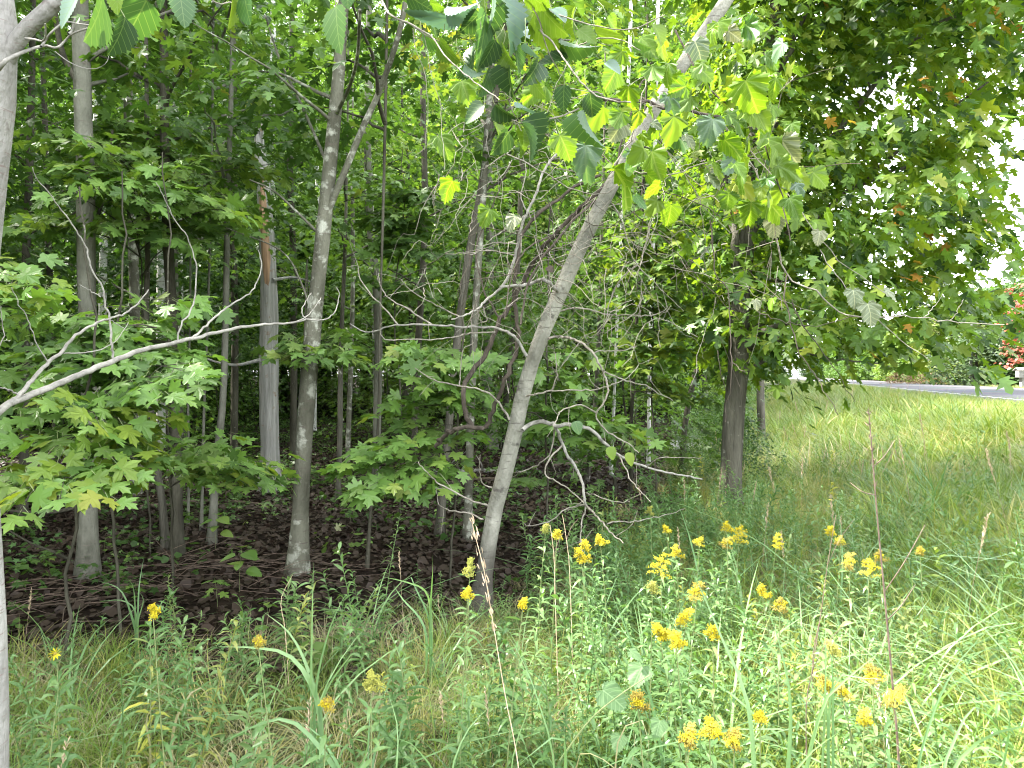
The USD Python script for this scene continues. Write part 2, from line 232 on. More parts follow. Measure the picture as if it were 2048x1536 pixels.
# ------------------------------------------------------------------ the setting: ground, road
rngG = np.random.default_rng(1)
def lin(*segs):
    out = []
    for a, b, s in segs: out += list(np.arange(a, b, s))
    return np.array(out + [segs[-1][1]])
us = lin((-420, -60, 40), (-60, -14, 3), (-14, 8, 0.3), (8, 18, 0.5), (18, 60, 4), (60, 420, 40))
vs = lin((-200, -10, 12), (-10, 16, 0.3), (16, 40, 1.2), (40, 160, 5), (160, 620, 46))
U, W = np.meshgrid(us, vs, indexing='ij'); X, Y = xy_of(U, W); Z = ground(X, Y)
nu, nv = U.shape
i, j = np.meshgrid(np.arange(nu - 1), np.arange(nv - 1), indexing='ij')
q = np.stack([i * nv + j, (i + 1) * nv + j, (i + 1) * nv + j + 1, i * nv + j + 1], -1).reshape(-1, 4)
m_ground = mat('ground_material', {
    'g': ('geometry', {}), 'sx': ('separate_xyz', {}),
    'ua': ('math', {'math_type': 'multiply', 'value2': CR}), 'u': ('math', {'math_type': 'multiply_add', 'value2': -SR}),
    'va': ('math', {'math_type': 'multiply', 'value2': SR}), 'v': ('math', {'math_type': 'multiply_add', 'value2': CR}),
    'e1': ('math', {'math_type': 'multiply_add', 'value2': 1.75, 'value3': -8.25}), 'e4': ('math', {'math_type': 'multiply_add', 'value2': 0.5, 'value3': -3.9}), 'e5': ('math', {'math_type': 'minimum'}), 'e2': ('math', {'math_type': 'minimum', 'value2': -0.5}), 'e3': ('math', {'math_type': 'maximum', 'value2': -6.0}),
    'd': ('math', {'math_type': 'subtract'}), 'nz': ('noise_texture', {'scale': 1.2, 'detail': 4}), 'dn': ('math', {'math_type': 'multiply_add', 'value2': 2.4, 'value3': -1.2}), 'da': ('math', {'math_type': 'add'}),
    'mr': ('map_range', {'from_min': -0.5, 'from_max': 0.6, 'clamp': True}),
    'nf': ('noise_texture', {'scale': 9, 'detail': 8, 'roughness': 0.7}), 'rf': ('rgb_ramp', {'ramp': [(0.3, (0.008, 0.006, 0.004)), (0.55, (0.022, 0.015, 0.011)), (0.75, (0.05, 0.034, 0.025))]}),
    'nm': ('noise_texture', {'scale': 14, 'detail': 7, 'roughness': 0.7}), 'rm': ('rgb_ramp', {'ramp': [(0.3, (0.025, 0.035, 0.012)), (0.6, (0.07, 0.08, 0.03)), (0.8, (0.15, 0.13, 0.07))]}),
    'mx': ('mix', {'mix_type': 'mix'}), 'b': ('bump', {'strength': 0.8, 'distance': 0.04}), 'p': ('principled_bsdf', {'roughness': 0.95, 'specular_ior_level': 0.1})},
    [('g.position', 'sx.vector'), ('sx.x', 'ua.value1'), ('sx.y', 'u.value1'), ('ua.value', 'u.value3'), ('sx.x', 'va.value1'), ('sx.y', 'v.value1'), ('va.value', 'v.value3'),
     ('v.value', 'e1.value1'), ('v.value', 'e4.value1'), ('e1.value', 'e5.value1'), ('e4.value', 'e5.value2'), ('e5.value', 'e2.value1'), ('e2.value', 'e3.value1'), ('u.value', 'd.value1'), ('e3.value', 'd.value2'), ('g.position', 'nz.vector'), ('nz.fac', 'dn.value1'), ('d.value', 'da.value1'), ('dn.value', 'da.value2'), ('da.value', 'mr.value'),
     ('g.position', 'nf.vector'), ('nf.fac', 'rf.fac'), ('g.position', 'nm.vector'), ('nm.fac', 'rm.fac'), ('mr.result', 'mx.fac'), ('rf.color', 'mx.color1'), ('rm.color', 'mx.color2'),
     ('nf.fac', 'b.height'), ('b.normal', 'p.normal'), ('mx.color', 'p.base_color')], 'p.BSDF')
obj('ground', (np.stack([X, Y, Z], -1).reshape(-1, 3), q), m_ground, smooth=True, kind='structure')
# road: a cambered sheet of worn grey asphalt between gravel shoulders
def strip(u0, u1, dz, name, material, v0=-60, v1=420, camber=0.0, nu_=6, wob=0.0):
    vv = np.r_[np.arange(v0, 60, 1.5), np.linspace(60, v1, 60)]; uu = np.linspace(u0, u1, nu_)
    A, B = np.meshgrid(uu, vv, indexing='ij')
    if wob:
        w = wob * (meshkit.fbm(np.stack([B * 0.8, 0 * B, 0 * B], -1), 3, 8) - 0.5); A = A + w * ((A == u0) * 1.0 + (A == u1) * 1.0)
    x, y = xy_of(A, B); z = 0.85 + dz + camber * (1 - ((A - (u0 + u1) / 2) / ((u1 - u0) / 2)) ** 2)
    n_, m_ = A.shape; a, b = np.meshgrid(np.arange(n_ - 1), np.arange(m_ - 1), indexing='ij')
    qq = np.stack([a * m_ + b, (a + 1) * m_ + b, (a + 1) * m_ + b + 1, a * m_ + b + 1], -1).reshape(-1, 4)
    return obj(name, (np.stack([x, y, z], -1).reshape(-1, 3), qq), material, smooth=True, kind='structure')
m_road = mat('worn_asphalt', {'g': ('geometry', {}), 'n': ('noise_texture', {'scale': 40, 'detail': 6}), 'n2': ('noise_texture', {'scale': 0.6, 'detail': 4}), 'r': ('rgb_ramp', {'ramp': [(0.3, (0.10, 0.10, 0.11)), (0.7, (0.165, 0.165, 0.18))]}), 'x': ('mix', {'mix_type': 'multiply', 'fac': 0.5}), 'b': ('bump', {'strength': 0.4, 'distance': 0.01}), 'p': ('principled_bsdf', {'roughness': 0.9, 'specular_ior_level': 0.05})},
             [('g.position', 'n.vector'), ('g.position', 'n2.vector'), ('n.fac', 'r.fac'), ('r.color', 'x.color1'), ('n2.color', 'x.color2'), ('n.fac', 'b.height'), ('b.normal', 'p.normal'), ('x.color', 'p.base_color')], 'p.BSDF')
m_gravel = mat('shoulder_gravel', {'g': ('geometry', {}), 'n': ('voronoi_texture', {'scale': 60}), 'r': ('rgb_ramp', {'ramp': [(0.1, (0.17, 0.16, 0.14)), (0.7, (0.09, 0.08, 0.07))]}), 'b': ('bump', {'strength': 0.8, 'distance': 0.02}), 'p': ('principled_bsdf', {'roughness': 0.95, 'specular_ior_level': 0.05})},
               [('g.position', 'n.vector'), ('n.distance', 'r.fac'), ('n.distance', 'b.height'), ('b.normal', 'p.normal'), ('r.color', 'p.base_color')], 'p.BSDF')
m_paint = mat('road_paint', {'g': ('geometry', {}), 'n': ('noise_texture', {'scale': 25, 'detail': 5}), 'r': ('rgb_ramp', {'ramp': [(0.3, (0.3, 0.3, 0.29)), (0.6, (0.55, 0.55, 0.53))]}), 'p': ('principled_bsdf', {'roughness': 0.6})}, [('g.position', 'n.vector'), ('n.fac', 'r.fac'), ('r.color', 'p.base_color')], 'p.BSDF')
strip(6.2, 14.7, 0.004, 'road_shoulder', m_gravel, camber=0.0, wob=0.5)
strip(7.0, 13.9, 0.010, 'road', m_road, camber=0.05, nu_=9, wob=0.08)
strip(7.25, 7.37, 0.025, 'road_edge_line', m_paint, nu_=3)
# ------------------------------------------------------------------ leaves
def fan(right, cx, cz, fold=0.10, droop=0.22):
    r = np.array(right, float); l = r[::-1].copy(); l[:, 0] *= -1
    o = np.vstack([r, l[1:] if abs(r[-1, 0]) < 1e-6 else l])
    z = lambda p: fold * np.abs(p[:, 0]) - droop * (p[:, 1] - 0.2) ** 2 - 0.25 * p[:, 0] ** 2
    v = np.vstack([[0, cx], o]); zz = z(v); zz[0] = cz
    n = len(o)
    f = [[0, 1 + k, 1 + (k + 1) % n] for k in range(n)]
    return np.column_stack([v[:, 0], v[:, 1], zz]), np.array(f)
MAPLE_HI = fan([(0.015, -0.02), (0.18, -0.06), (0.40, 0.02), (0.30, 0.14), (0.25, 0.23), (0.42, 0.32), (0.60, 0.54), (0.42, 0.55), (0.33, 0.63), (0.14, 0.52), (0.17, 0.66), (0.23, 0.82), (0.11, 0.82), (0.0, 1.04)], 0.28, 0.0)
MAPLE_MID = fan([(0.02, 0.0), (0.40, 0.02), (0.24, 0.23), (0.58, 0.53), (0.16, 0.52), (0.22, 0.80), (0.0, 1.04)], 0.28, 0.0)
MAPLE_LO = fan([(0.36, 0.05), (0.22, 0.25), (0.55, 0.55), (0.15, 0.55), (0.0, 1.0)], 0.28, 0.0)
FAR_LEAF = (V3([-0.4, 0.1, 0], [0.4, 0.15, 0.0], [0.5, 0.7, -0.08], [-0.1, 1.0, -0.12], [-0.5, 0.6, 0.02]).reshape(-1, 3), np.array([[0, 1, 2], [0, 2, 3], [0, 3, 4]]))
def ovate(rows, wid, teeth, bend, power=0.62, tooth=0.09, cup=0.12):
    """Toothed leaf on a midrib: base at the origin, tip at y = 1; also uv (across -1..1, along 0..1)."""
    t = np.linspace(0, 1, rows)
    w = wid * np.sin(np.pi * t ** power) ** 0.75
    saw = np.where(np.arange(rows) % 2 == 0, 1 + tooth * 1.3, 1 - tooth) if teeth else np.ones(rows)
    v, uv = [], []
    for k in range(rows):
        ww = w[k] * (saw[k] if 0 < k < rows - 1 else 1)
        up = 0.05 if (k % 2 == 0 and teeth and 0 < k < rows - 1) else 0
        for s, a in ((-1, 1), (-1, .5), (0, 0), (1, .5), (1, 1)):
            x = s * a * ww
            v.append((x, t[k] + up * a * 0.35, cup * abs(x) * 1.6 - bend * t[k] ** 2)); uv.append((x / wid, t[k] + up * a * 0.35))
    f = []
    for k in range(rows - 1):
        for c in range(4):
            a, b = k * 5 + c, k * 5 + c + 1
            f += [[a, b, b + 5], [a, b + 5, a + 5]]
    return np.array(v), np.array(f), np.array(uv)
ASPEN = ovate(21, 0.43, True, 0.12)
ASPEN_B = ovate(21, 0.40, True, 0.30, cup=0.45)
def grape():
    th = np.linspace(-2.75, 2.75, 47)                     # angle from the tip
    r = 0.56 + 0.085 * np.cos(3.05 * th) * np.where(np.abs(th) < 2.0, 1, 0.4) + 0.07 * np.cos(th)
    r *= 1 + np.where(np.arange(len(th)) % 2 == 0, 0.075, -0.06)
    c = V3(0, 0.30)
    o = np.stack([np.sin(th) * r * 1.02, 0.30 + np.cos(th) * r * 1.0], 1)
    o = np.vstack([[0, 0.02], o, [0, 0.02]])
    v = [(0, 0.02, 0.0)]; uv = [(0, 0)]
    for s in (0.5, 1.0):
        for p in o[1:-1]:
            x, y = p * s + V3(0, 0.02) * (1 - s)
            v.append((x, y, 0.10 * abs(x) - 0.20 * (y - 0.1) ** 2 - 0.15 * x * x + 0.03 * math.sin(9 * math.atan2(x, y)) * s)); uv.append((x / 0.75, y))
    n = len(o) - 2; f = []
    for k in range(n - 1):
        f += [[0, 1 + k, 2 + k], [1 + k, 1 + n + k, 2 + n + k], [1 + k, 2 + n + k, 2 + k]]
    return np.array(v), np.array(f), np.array(uv)
GRAPE = grape()
def leaves(tpl, O, D, N, S, K=None):
    """One mesh of many leaves: origins, directions towards the tip, upper sides, lengths."""
    O, D, N = np.atleast_2d(O), nrm(np.atleast_2d(D)), np.atleast_2d(N)
    side = nrm(np.cross(D, N)); N = np.cross(side, D)
    S = np.broadcast_to(S, (len(O),)); K = np.ones(len(O)) if K is None else K; X = .84 + .32 * np.mod(np.abs(np.sin(O @ V3(12.98, 78.23, 37.7)) * 437.5), 1)   # no two leaves equally broad
    v, f = tpl[0], tpl[1]
    P = O[:, None] + S[:, None, None] * (X[:, None, None] * v[None, :, 0, None] * side[:, None] + v[None, :, 1, None] * D[:, None] + (K[:, None] * v[None, :, 2])[..., None] * N[:, None])
    F = f[None] + (np.arange(len(O)) * len(v))[:, None, None]
    return P.reshape(-1, 3), F.reshape(-1, 3)
def petioles(O, D, L, r=0.0012):
    """Thin three-sided leaf stalks reaching back from each leaf base."""
    O, D = np.atleast_2d(O), nrm(np.atleast_2d(D)); n = len(O)
    L = np.broadcast_to(L, (n,))[:, None]; s = nrm(np.cross(D, V3(0, 0, 1))); u = np.cross(s, D); E = O - D * L + V3(0, 0, 0.25) * L
    ring = [s * r, (-0.5 * s + 0.87 * u) * r, (-0.5 * s - 0.87 * u) * r]
    P = np.stack([O + ring[0], O + ring[1], O + ring[2], E + ring[0], E + ring[1], E + ring[2]], 1)
    f = np.array([[0, 1, 4], [0, 4, 3], [1, 2, 5], [1, 5, 4], [2, 0, 3], [2, 3, 5]])
    return P.reshape(-1, 3), (f[None] + (np.arange(n) * 6)[:, None, None]).reshape(-1, 3)
class Leaf:                                               # growing lists of leaf placements
    def __init__(s): s.O, s.D, s.N, s.S = [], [], [], []
    def add(s, O, D, N, S): s.O.append(np.atleast_2d(O)); s.D.append(np.atleast_2d(D)); s.N.append(np.atleast_2d(N)); s.S.append(np.atleast_1d(S))
    def arr(s): return np.vstack(s.O), np.vstack(s.D), np.vstack(s.N), np.concatenate(s.S)
    def n(s): return sum(len(x) for x in s.S)
def spray(rng, base, d, L, size, L_, twigs, droop=0.18, dens=0.075):
    """A flat maple spray: a drooping leader with paired side shoots, leaves in opposite pairs."""
    d = nrm(V3(d[0], d[1], d[2] * 0.6)); up = nrm(V3(rng.normal(0, .2), rng.normal(-.08, .2), 1)); s = nrm(np.cross(d, up))
    cur = lambda t: base + d * t - V3(0, 0, 1) * droop * t * t / max(L, .3)
    n = max(3, int(L / 0.11)); twigs.append(([cur(L * k / 6) for k in range(7)], 0.004 * max(L, .5) / .7, 0.0012))
    def put(p, dd):
        dd = nrm(dd); q = p + dd * rng.uniform(.03, .07) + V3(0, 0, rng.normal(0, .015))
        L_.add(q, nrm(dd + V3(0, 0, -rng.uniform(.1, .6)) + rng.normal(0, .16, 3)), nrm(up + rng.normal(0, .36, 3)), size * rng.uniform(.72, 1.15))
    for k in range(1, n + 1):
        t = L * k / n; p = cur(t)
        l = (L - t) * 0.62 * rng.uniform(.7, 1.15)
        for sg in (-1, 1):
            dd = nrm(d * .75 + s * sg * rng.uniform(.6, .95) + V3(0, 0, rng.normal(-.05, .1)))
            if l > 0.10:
                twigs.append(([p, p + dd * l * .5 - V3(0, 0, .01), p + dd * l - V3(0, 0, .04)], 0.002, 0.001))
                m = max(2, int(l / dens))
                for q in range(1, m + 1):
                    pp = p + dd * l * q / m
                    if q < m:
                        w = nrm(np.cross(dd, up))
                        for g in (-1, 1):
                            if rng.random() < .8: put(pp, dd * .6 + w * g)
                    else: put(pp, dd)
            else: put(p, dd)
    put(cur(L), d)
def discs(rng, C, D, size, per, rad, tilt=0.30, thick=0.05, droop=(.1, .7)):
    """Leaves scattered over flat sprays: centres C, outward directions D. Returns placements."""
    n = len(C); rad = np.broadcast_to(rad, (n,))
    C_, D_, R_ = np.repeat(C, per, 0), np.repeat(D, per, 0), np.repeat(rad, per)
    k = n * per; a, b = rng.uniform(-1, 1, k), rng.uniform(-1, 1, k)
    s = nrm(np.cross(D_, V3(0, 0, 1)))
    b = b * (0.75 - 0.35 * a)
    tn = np.repeat(nrm(np.column_stack([rng.normal(0, .22, n), rng.normal(0, .22, n), np.ones(n)])), per, 0)
    O = C_ + D_ * (a * R_)[:, None] + s * (b * R_)[:, None]
    O = O - V3(0, 0, 1) * ((O - C_) * tn).sum(1, keepdims=True) - V3(0, 0, 1) * (0.16 * (a + 1) ** 2 * R_ * .5)[:, None] + rng.normal(0, thick, (k, 3)) * V3(.6, .6, 1)
    DD = D_ * rng.uniform(.3, 1, k)[:, None] + s * (b * 1.4 + rng.normal(0, .3, k))[:, None] - V3(0, 0, 1) * rng.uniform(*droop, k)[:, None]
    N = tn + rng.normal(0, tilt, (k, 3))
    return O, nrm(DD), nrm(N), size * rng.uniform(.65, 1.15, k)
def visible_size(O, S):
    """Rough size in photo pixels of leaves at O (0 outside the frame)."""
    d = O - V3(0, 0, EYE); y = np.maximum(d[:, 1], .1)
    x, z = d[:, 0] / y * FPX, d[:, 2] / y * FPX
    return np.where((np.abs(x) < 1010) & (np.abs(z) < 760) & (d[:, 1] > .3), S / y * FPX, 0)
def leaf_parts(parent, L_, tpl, mats, rng, most=300, stuff='foliage', weights=None, petiole=0.0):
    """The leaves that show largest become parts of their own; the rest are one part."""
    O, D, N, S = L_.arr() if isinstance(L_, Leaf) else L_
    vis = visible_size(O, S) * rng.uniform(.85, 1.15, len(O)); order = np.argsort(-vis)
    K = rng.uniform(.4, 1.7, len(O))
    pick = rng.choice(len(mats), len(O), p=weights)
    own = order[:most]; rest = order[most:]
    for k in own:
        if vis[k] < 8: rest = np.r_[rest, k]; continue
        obj('leaf', leaves(tpl, O[k], D[k], N[k], S[k], K[k:k + 1]), mats[pick[k]], parent, smooth=False, uv=None if len(tpl) < 3 else tpl[2])
    first = True
    for m in range(len(mats)):
        sel = rest[pick[rest] == m]
        if len(sel): obj(stuff, leaves(tpl, O[sel], D[sel], N[sel], S[sel], K[sel]), mats[m], parent, kind='stuff')
    if petiole: obj('leaf_stalks', petioles(O, D, S * petiole), M['stem'], parent, kind='stuff')

# ------------------------------------------------------------------ trees of the forest behind (built once each, then copied)
def crown_discs(rng, H, z0, R, n, lean=0.0):
    z = z0 + (H - z0) * rng.beta(1.15, 1.3, n); t = (z - z0) / (H - z0)
    prof = np.sqrt(np.clip(1 - ((t - 0.35) / 0.70) ** 2, 0.03, 1))
    r = R * prof * np.sqrt(rng.uniform(.04, 1, n)); a = rng.uniform(0, 2 * np.pi, n)
    D = np.column_stack([np.cos(a), np.sin(a), np.zeros(n)])
    return D * r[:, None] + np.column_stack([np.zeros(n), np.zeros(n), z]), D
def build_tree(name, label, cat, rng, H, z0, R, r0, bark, leafm, size, sprays=300, per=15, tpl=MAPLE_LO, limbs=9, group=None, lean=0.3):
    t = thing(name, label, cat, (0, 0, 0), group)
    zz = np.linspace(-0.15, H * .96, 9); w = np.cumsum(rng.normal(0, .07, (9, 2)), 0) + np.linspace(0, 1, 9)[:, None] * rng.normal(0, lean, 2); w -= w[0]
    path = np.column_stack([w, zz]); rr = r0 * np.linspace(1, .18, 9); rr[0] *= 1.35
    p = spline(np.column_stack([path, rr]), 22)
    obj('trunk', tube(p[:, :3], p[:, 3], 9, rough=.10, seed=int(rng.integers(99))), bark, t, smooth=True)
    C, D = crown_discs(rng, H, z0, R, sprays)
    C[:, :2] += np.column_stack([np.interp(C[:, 2], zz, w[:, 0]), np.interp(C[:, 2], zz, w[:, 1])])
    pick = rng.choice(sprays, limbs, replace=False)
    for k in pick:
        c = C[k]; h = max(z0 * .7, c[2] - .45 * np.linalg.norm(c[:2] - path[0, :2]) - .3)
        b = V3(np.interp(h, zz, w[:, 0]), np.interp(h, zz, w[:, 1]), h)
        obj('limb', branch_mesh([b, b * .45 + c * .55 + V3(0, 0, -.05), c], r0 * .28, .006, 5, 8, .015, rng), bark, t, smooth=True)
    obj('crown', leaves(tpl, *discs(rng, C, D, size, per, rng.uniform(.45, .8, sprays)), rng.uniform(.4, 1.8, sprays * per)), leafm, t, kind='stuff')
    return t
rng = np.random.default_rng(7)
DEEP = 'slender maple standing deep in the shaded forest behind the nearer trunks'; DEEPG = 'maples deep in the forest'
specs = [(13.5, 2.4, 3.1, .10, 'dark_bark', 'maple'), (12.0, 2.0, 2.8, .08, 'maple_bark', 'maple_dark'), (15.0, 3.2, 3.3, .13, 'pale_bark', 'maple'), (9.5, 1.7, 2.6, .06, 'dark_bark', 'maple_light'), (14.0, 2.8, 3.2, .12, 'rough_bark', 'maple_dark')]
def spots(rng, n, box, ok, gap):
    out = []
    for _ in range(n * 60):
        x, y = rng.uniform(box[0], box[1]), rng.uniform(box[2], box[3])
        if ok(x, y) and all((x - a) ** 2 + (y - b) ** 2 > gap * gap for a, b in out): out.append((x, y))
        if len(out) == n: break
    return out
def forest_ok(x, y):
    u, v = uv_of(x, y)
    if u > edge(v) - 0.9: return False
    if y < 1.2 and x > -5: return False                     # room round the camera
    if 0 < y < 9.2 and abs(x) < 0.72 * y + 1.4: return False  # the near trees are built one by one
    return True
pts = spots(rng, 190, (-46, 34, -12, 62), forest_ok, 1.7)
pts += spots(rng, 90, (-48, 24, 26, 78), lambda x, y: forest_ok(x, y) and abs(x) < .8 * y + 6, 1.9)
pts += spots(rng, 50, (0, 60, 60, 140), lambda x, y: uv_of(x, y)[0] < -1.5 and uv_of(x, y)[0] > -18, 2.6)
pts = [(x, y) for x, y in pts if not (y < 17 and .015 < x / max(y, 1) < .085)]
protos = []
for k, (H, z0, R, r0, b, l) in enumerate(specs):
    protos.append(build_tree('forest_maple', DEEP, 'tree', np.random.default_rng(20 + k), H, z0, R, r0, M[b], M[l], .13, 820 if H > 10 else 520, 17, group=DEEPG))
for k, (x, y) in enumerate(pts):
    src = protos[k % len(protos)]; rz, sc = rng.uniform(0, 360), rng.uniform(.85, 1.2) + .35 * float(sstep(13, 24, y)); loc = (x, y, float(ground(x, y)) - .05)
    if k < len(protos): place(UsdGeom.Xform(src), loc, rz, sc)
    else: copy_of(src, loc, rz, sc, DEEP, 'tree', DEEPG)
# low saplings that close the view between the trunks
SAP = 'leafy maple sapling growing low among the trunks in the shaded forest'; SAPG = 'low saplings inside the forest'
sap = []
for k in range(3):
    sap.append(build_tree('forest_sapling', SAP, 'sapling', np.random.default_rng(40 + k), 3.2 + k * .5, .35, 1.3, .018, M['dark_bark'], M[['maple', 'maple_dark', 'maple_light'][k]], .115, 150, 14, limbs=5, group=SAPG, lean=.2))
spt = spots(rng, 170, (-44, 24, 15, 62), lambda x, y: uv_of(x, y)[0] < edge(uv_of(x, y)[1]) - .5, 1.3) + spots(rng, 4, (-9, 5, 9.5, 13), lambda x, y: forest_ok(x, y + 3), 1.4)
for k, (x, y) in enumerate(spt):
    rz, sc = rng.uniform(0, 360), rng.uniform(.7, 1.25); loc = (x, y, float(ground(x, y)) - .03)
    if k < 3: place(UsdGeom.Xform(sap[k]), loc, rz, sc)
    else: copy_of(sap[k % 3], loc, rz, sc, SAP, 'sapling', SAPG)

# ------------------------------------------------------------------ beyond the road
def far_tree(name, label, cat, rng, x, y, H, z0, R, leafm, sprays, per=14, size=.3, bark='dark_bark', r0=.16, group=None, weep=(.1, .7)):
    t = build_tree(name, label, cat, rng, H, z0, R, r0, M[bark], M[leafm], size, sprays, per, FAR_LEAF, 4, group)
    place(UsdGeom.Xform(t), (x, y, float(ground(x, y)) - .1)); return t
FT = 'green broadleaf tree in the tree line beyond the road'; FTG = 'trees of the tree line beyond the road'
ft = [far_tree('roadside_tree', FT, 'tree', np.random.default_rng(60 + k), 0, 0, 8.5 + k, .6, 3.0, ['maple', 'far_blue', 'maple_dark'][k], 420, 12, .26, group=FTG) for k in range(3)]
fp = []
for v in np.arange(26, 200, 4.2):
    for row in range(3):
        u = 20 + row * 4.5 + rng.uniform(-1.5, 1.5) - .0 * v
        if v < 60 and u < 22: u += 3
        fp.append(xy_of(u, v + rng.uniform(-1.5, 1.5)))
for v in np.arange(-20, 26, 6.0): fp.append(xy_of(26 + rng.uniform(-2, 2), v))
for k in range(26): fp.append(xy_of(rng.uniform(-16, 30), rng.uniform(205, 225)))
for k, (x, y) in enumerate(fp):
    rz, sc = rng.uniform(0, 360), rng.uniform(.8, 1.15); loc = (x, y, float(ground(x, y)) - .1)
    if k < 3: place(UsdGeom.Xform(ft[k]), loc, rz, sc)
    else: copy_of(ft[k % 3], loc, rz, sc, FT, 'tree', FTG)
p = at(1950, 766, 52.0)
far_tree('weeping_bush', 'rounded dark green bush with drooping branches across the road', 'bush', np.random.default_rng(71), p[0], p[1], 4.3, .0, 3.0, 'far_blue', 420, 16, .17)
p = at(1905, 766, 62.0)
far_tree('yellowing_maple', 'maple turning yellow at the top, behind the roadside bush', 'tree', np.random.default_rng(72), p[0], p[1], 9.3, 1.0, 3.6, 'far_yellow', 420, 14, .24)
p = at(2072, 766, 47.0)
far_tree('red_maple', 'maple with red and orange autumn leaves above the mailbox', 'tree', np.random.default_rng(73), p[0], p[1], 7.2, 1.8, 1.9, 'red', 70, 15, .2)
p = at(2085, 766, 50.0)
far_tree('dark_green_tree', 'dark green tree directly behind the red autumn maple', 'tree', np.random.default_rng(74), p[0], p[1], 9.0, .4, 3.4, 'maple_dark', 380, 14, .24)
p = at(1792, 766, 66.0)
for k, xx in enumerate((1800, 1838)):
    p = at(xx, 766, 60.0)
    far_tree('rusty_shrub', ['low rusty orange shrub at the far road edge, left one', 'low rusty orange shrub at the far road edge, nearer the pole'][k], 'shrub', np.random.default_rng(75 + k), p[0], p[1], 1.1, .0, 1.5, 'rust', 60, 14, .12, r0=.03)
# utility pole with its wires along the far side of the road
def pole_at(u, v, label):
    x, y = xy_of(u, v); z = float(ground(x, y)); t = thing('utility_pole', label, 'utility pole', (x, y, z))
    obj('pole', tube([(0, 0, -.3), (0, 0, 4), (0, 0, 8.8)], [.14, .12, .095], 10), M['snag'], t, smooth=True)
    a = math.radians(-18.6); c, s = math.cos(a), math.sin(a)
    b = trimesh.creation.box((1.9, .09, .11)); b.apply_transform(trimesh.transformations.rotation_matrix(a, (0, 0, 1))); b.apply_translation((-.11 * s, .11 * c, 7.9)); obj('crossarm', b, M['snag'], t)
    for o in (-.85, .85): obj('insulator', trimesh.creation.cylinder(.04, .12, transform=trimesh.transformations.translation_matrix((o * c - .11 * s, o * s + .11 * c, 8.02))), M['snag'], t, smooth=30)
    return V3(x, y, z)
pa = pole_at(14.9, 62, 'weathered grey utility pole beyond the road, beside the bush')
pb = pole_at(14.9, 20, 'weathered grey utility pole near the road, outside the right edge')
for o, lab in ((-.85, 'overhead wire crossing the white sky, higher of the two'), (.85, 'overhead wire crossing the white sky, lower of the two')):
    a, b = pb + V3(o * CR, -o * SR, 8.08), pa + V3(o * CR, -o * SR, 8.08)
    tt = np.linspace(0, 1, 25); P = a + (b - a) * tt[:, None]; P[:, 2] -= .5 * 4 * tt * (1 - tt)
    w = thing('overhead_wire', lab, 'wire'); obj('cable', tube(P, .016, 5), M['twig_dark'], w, smooth=True)
# wooden newspaper box / mailbox stand
p = at(2043, 772, 44.0); gz = float(ground(p[0], p[1]))
mb = thing('mailbox', 'weathered grey wooden mailbox on a thick post across the road', 'mailbox', (p[0], p[1], gz))
obj('post', trimesh.creation.box((.22, .22, .75), transform=trimesh.transformations.translation_matrix((0.05, 0, .36))), M['snag'], mb)
for k in range(3): obj('side_board', trimesh.creation.box((.60, .035, .135), transform=trimesh.transformations.translation_matrix((0, -.20, .80 + k * .145))), M['snag'], mb)
obj('back_panel', trimesh.creation.box((.58, .30, .40), transform=trimesh.transformations.translation_matrix((0, 0, .95))), M['snag'], mb)
for s in (-1, 1):
    b = trimesh.creation.box((.74, .32, .03)); b.apply_transform(trimesh.transformations.rotation_matrix(s * -.55, (1, 0, 0))); b.apply_translation((0, s * .125, 1.245)); obj('roof_board', b, M['snag'], mb)
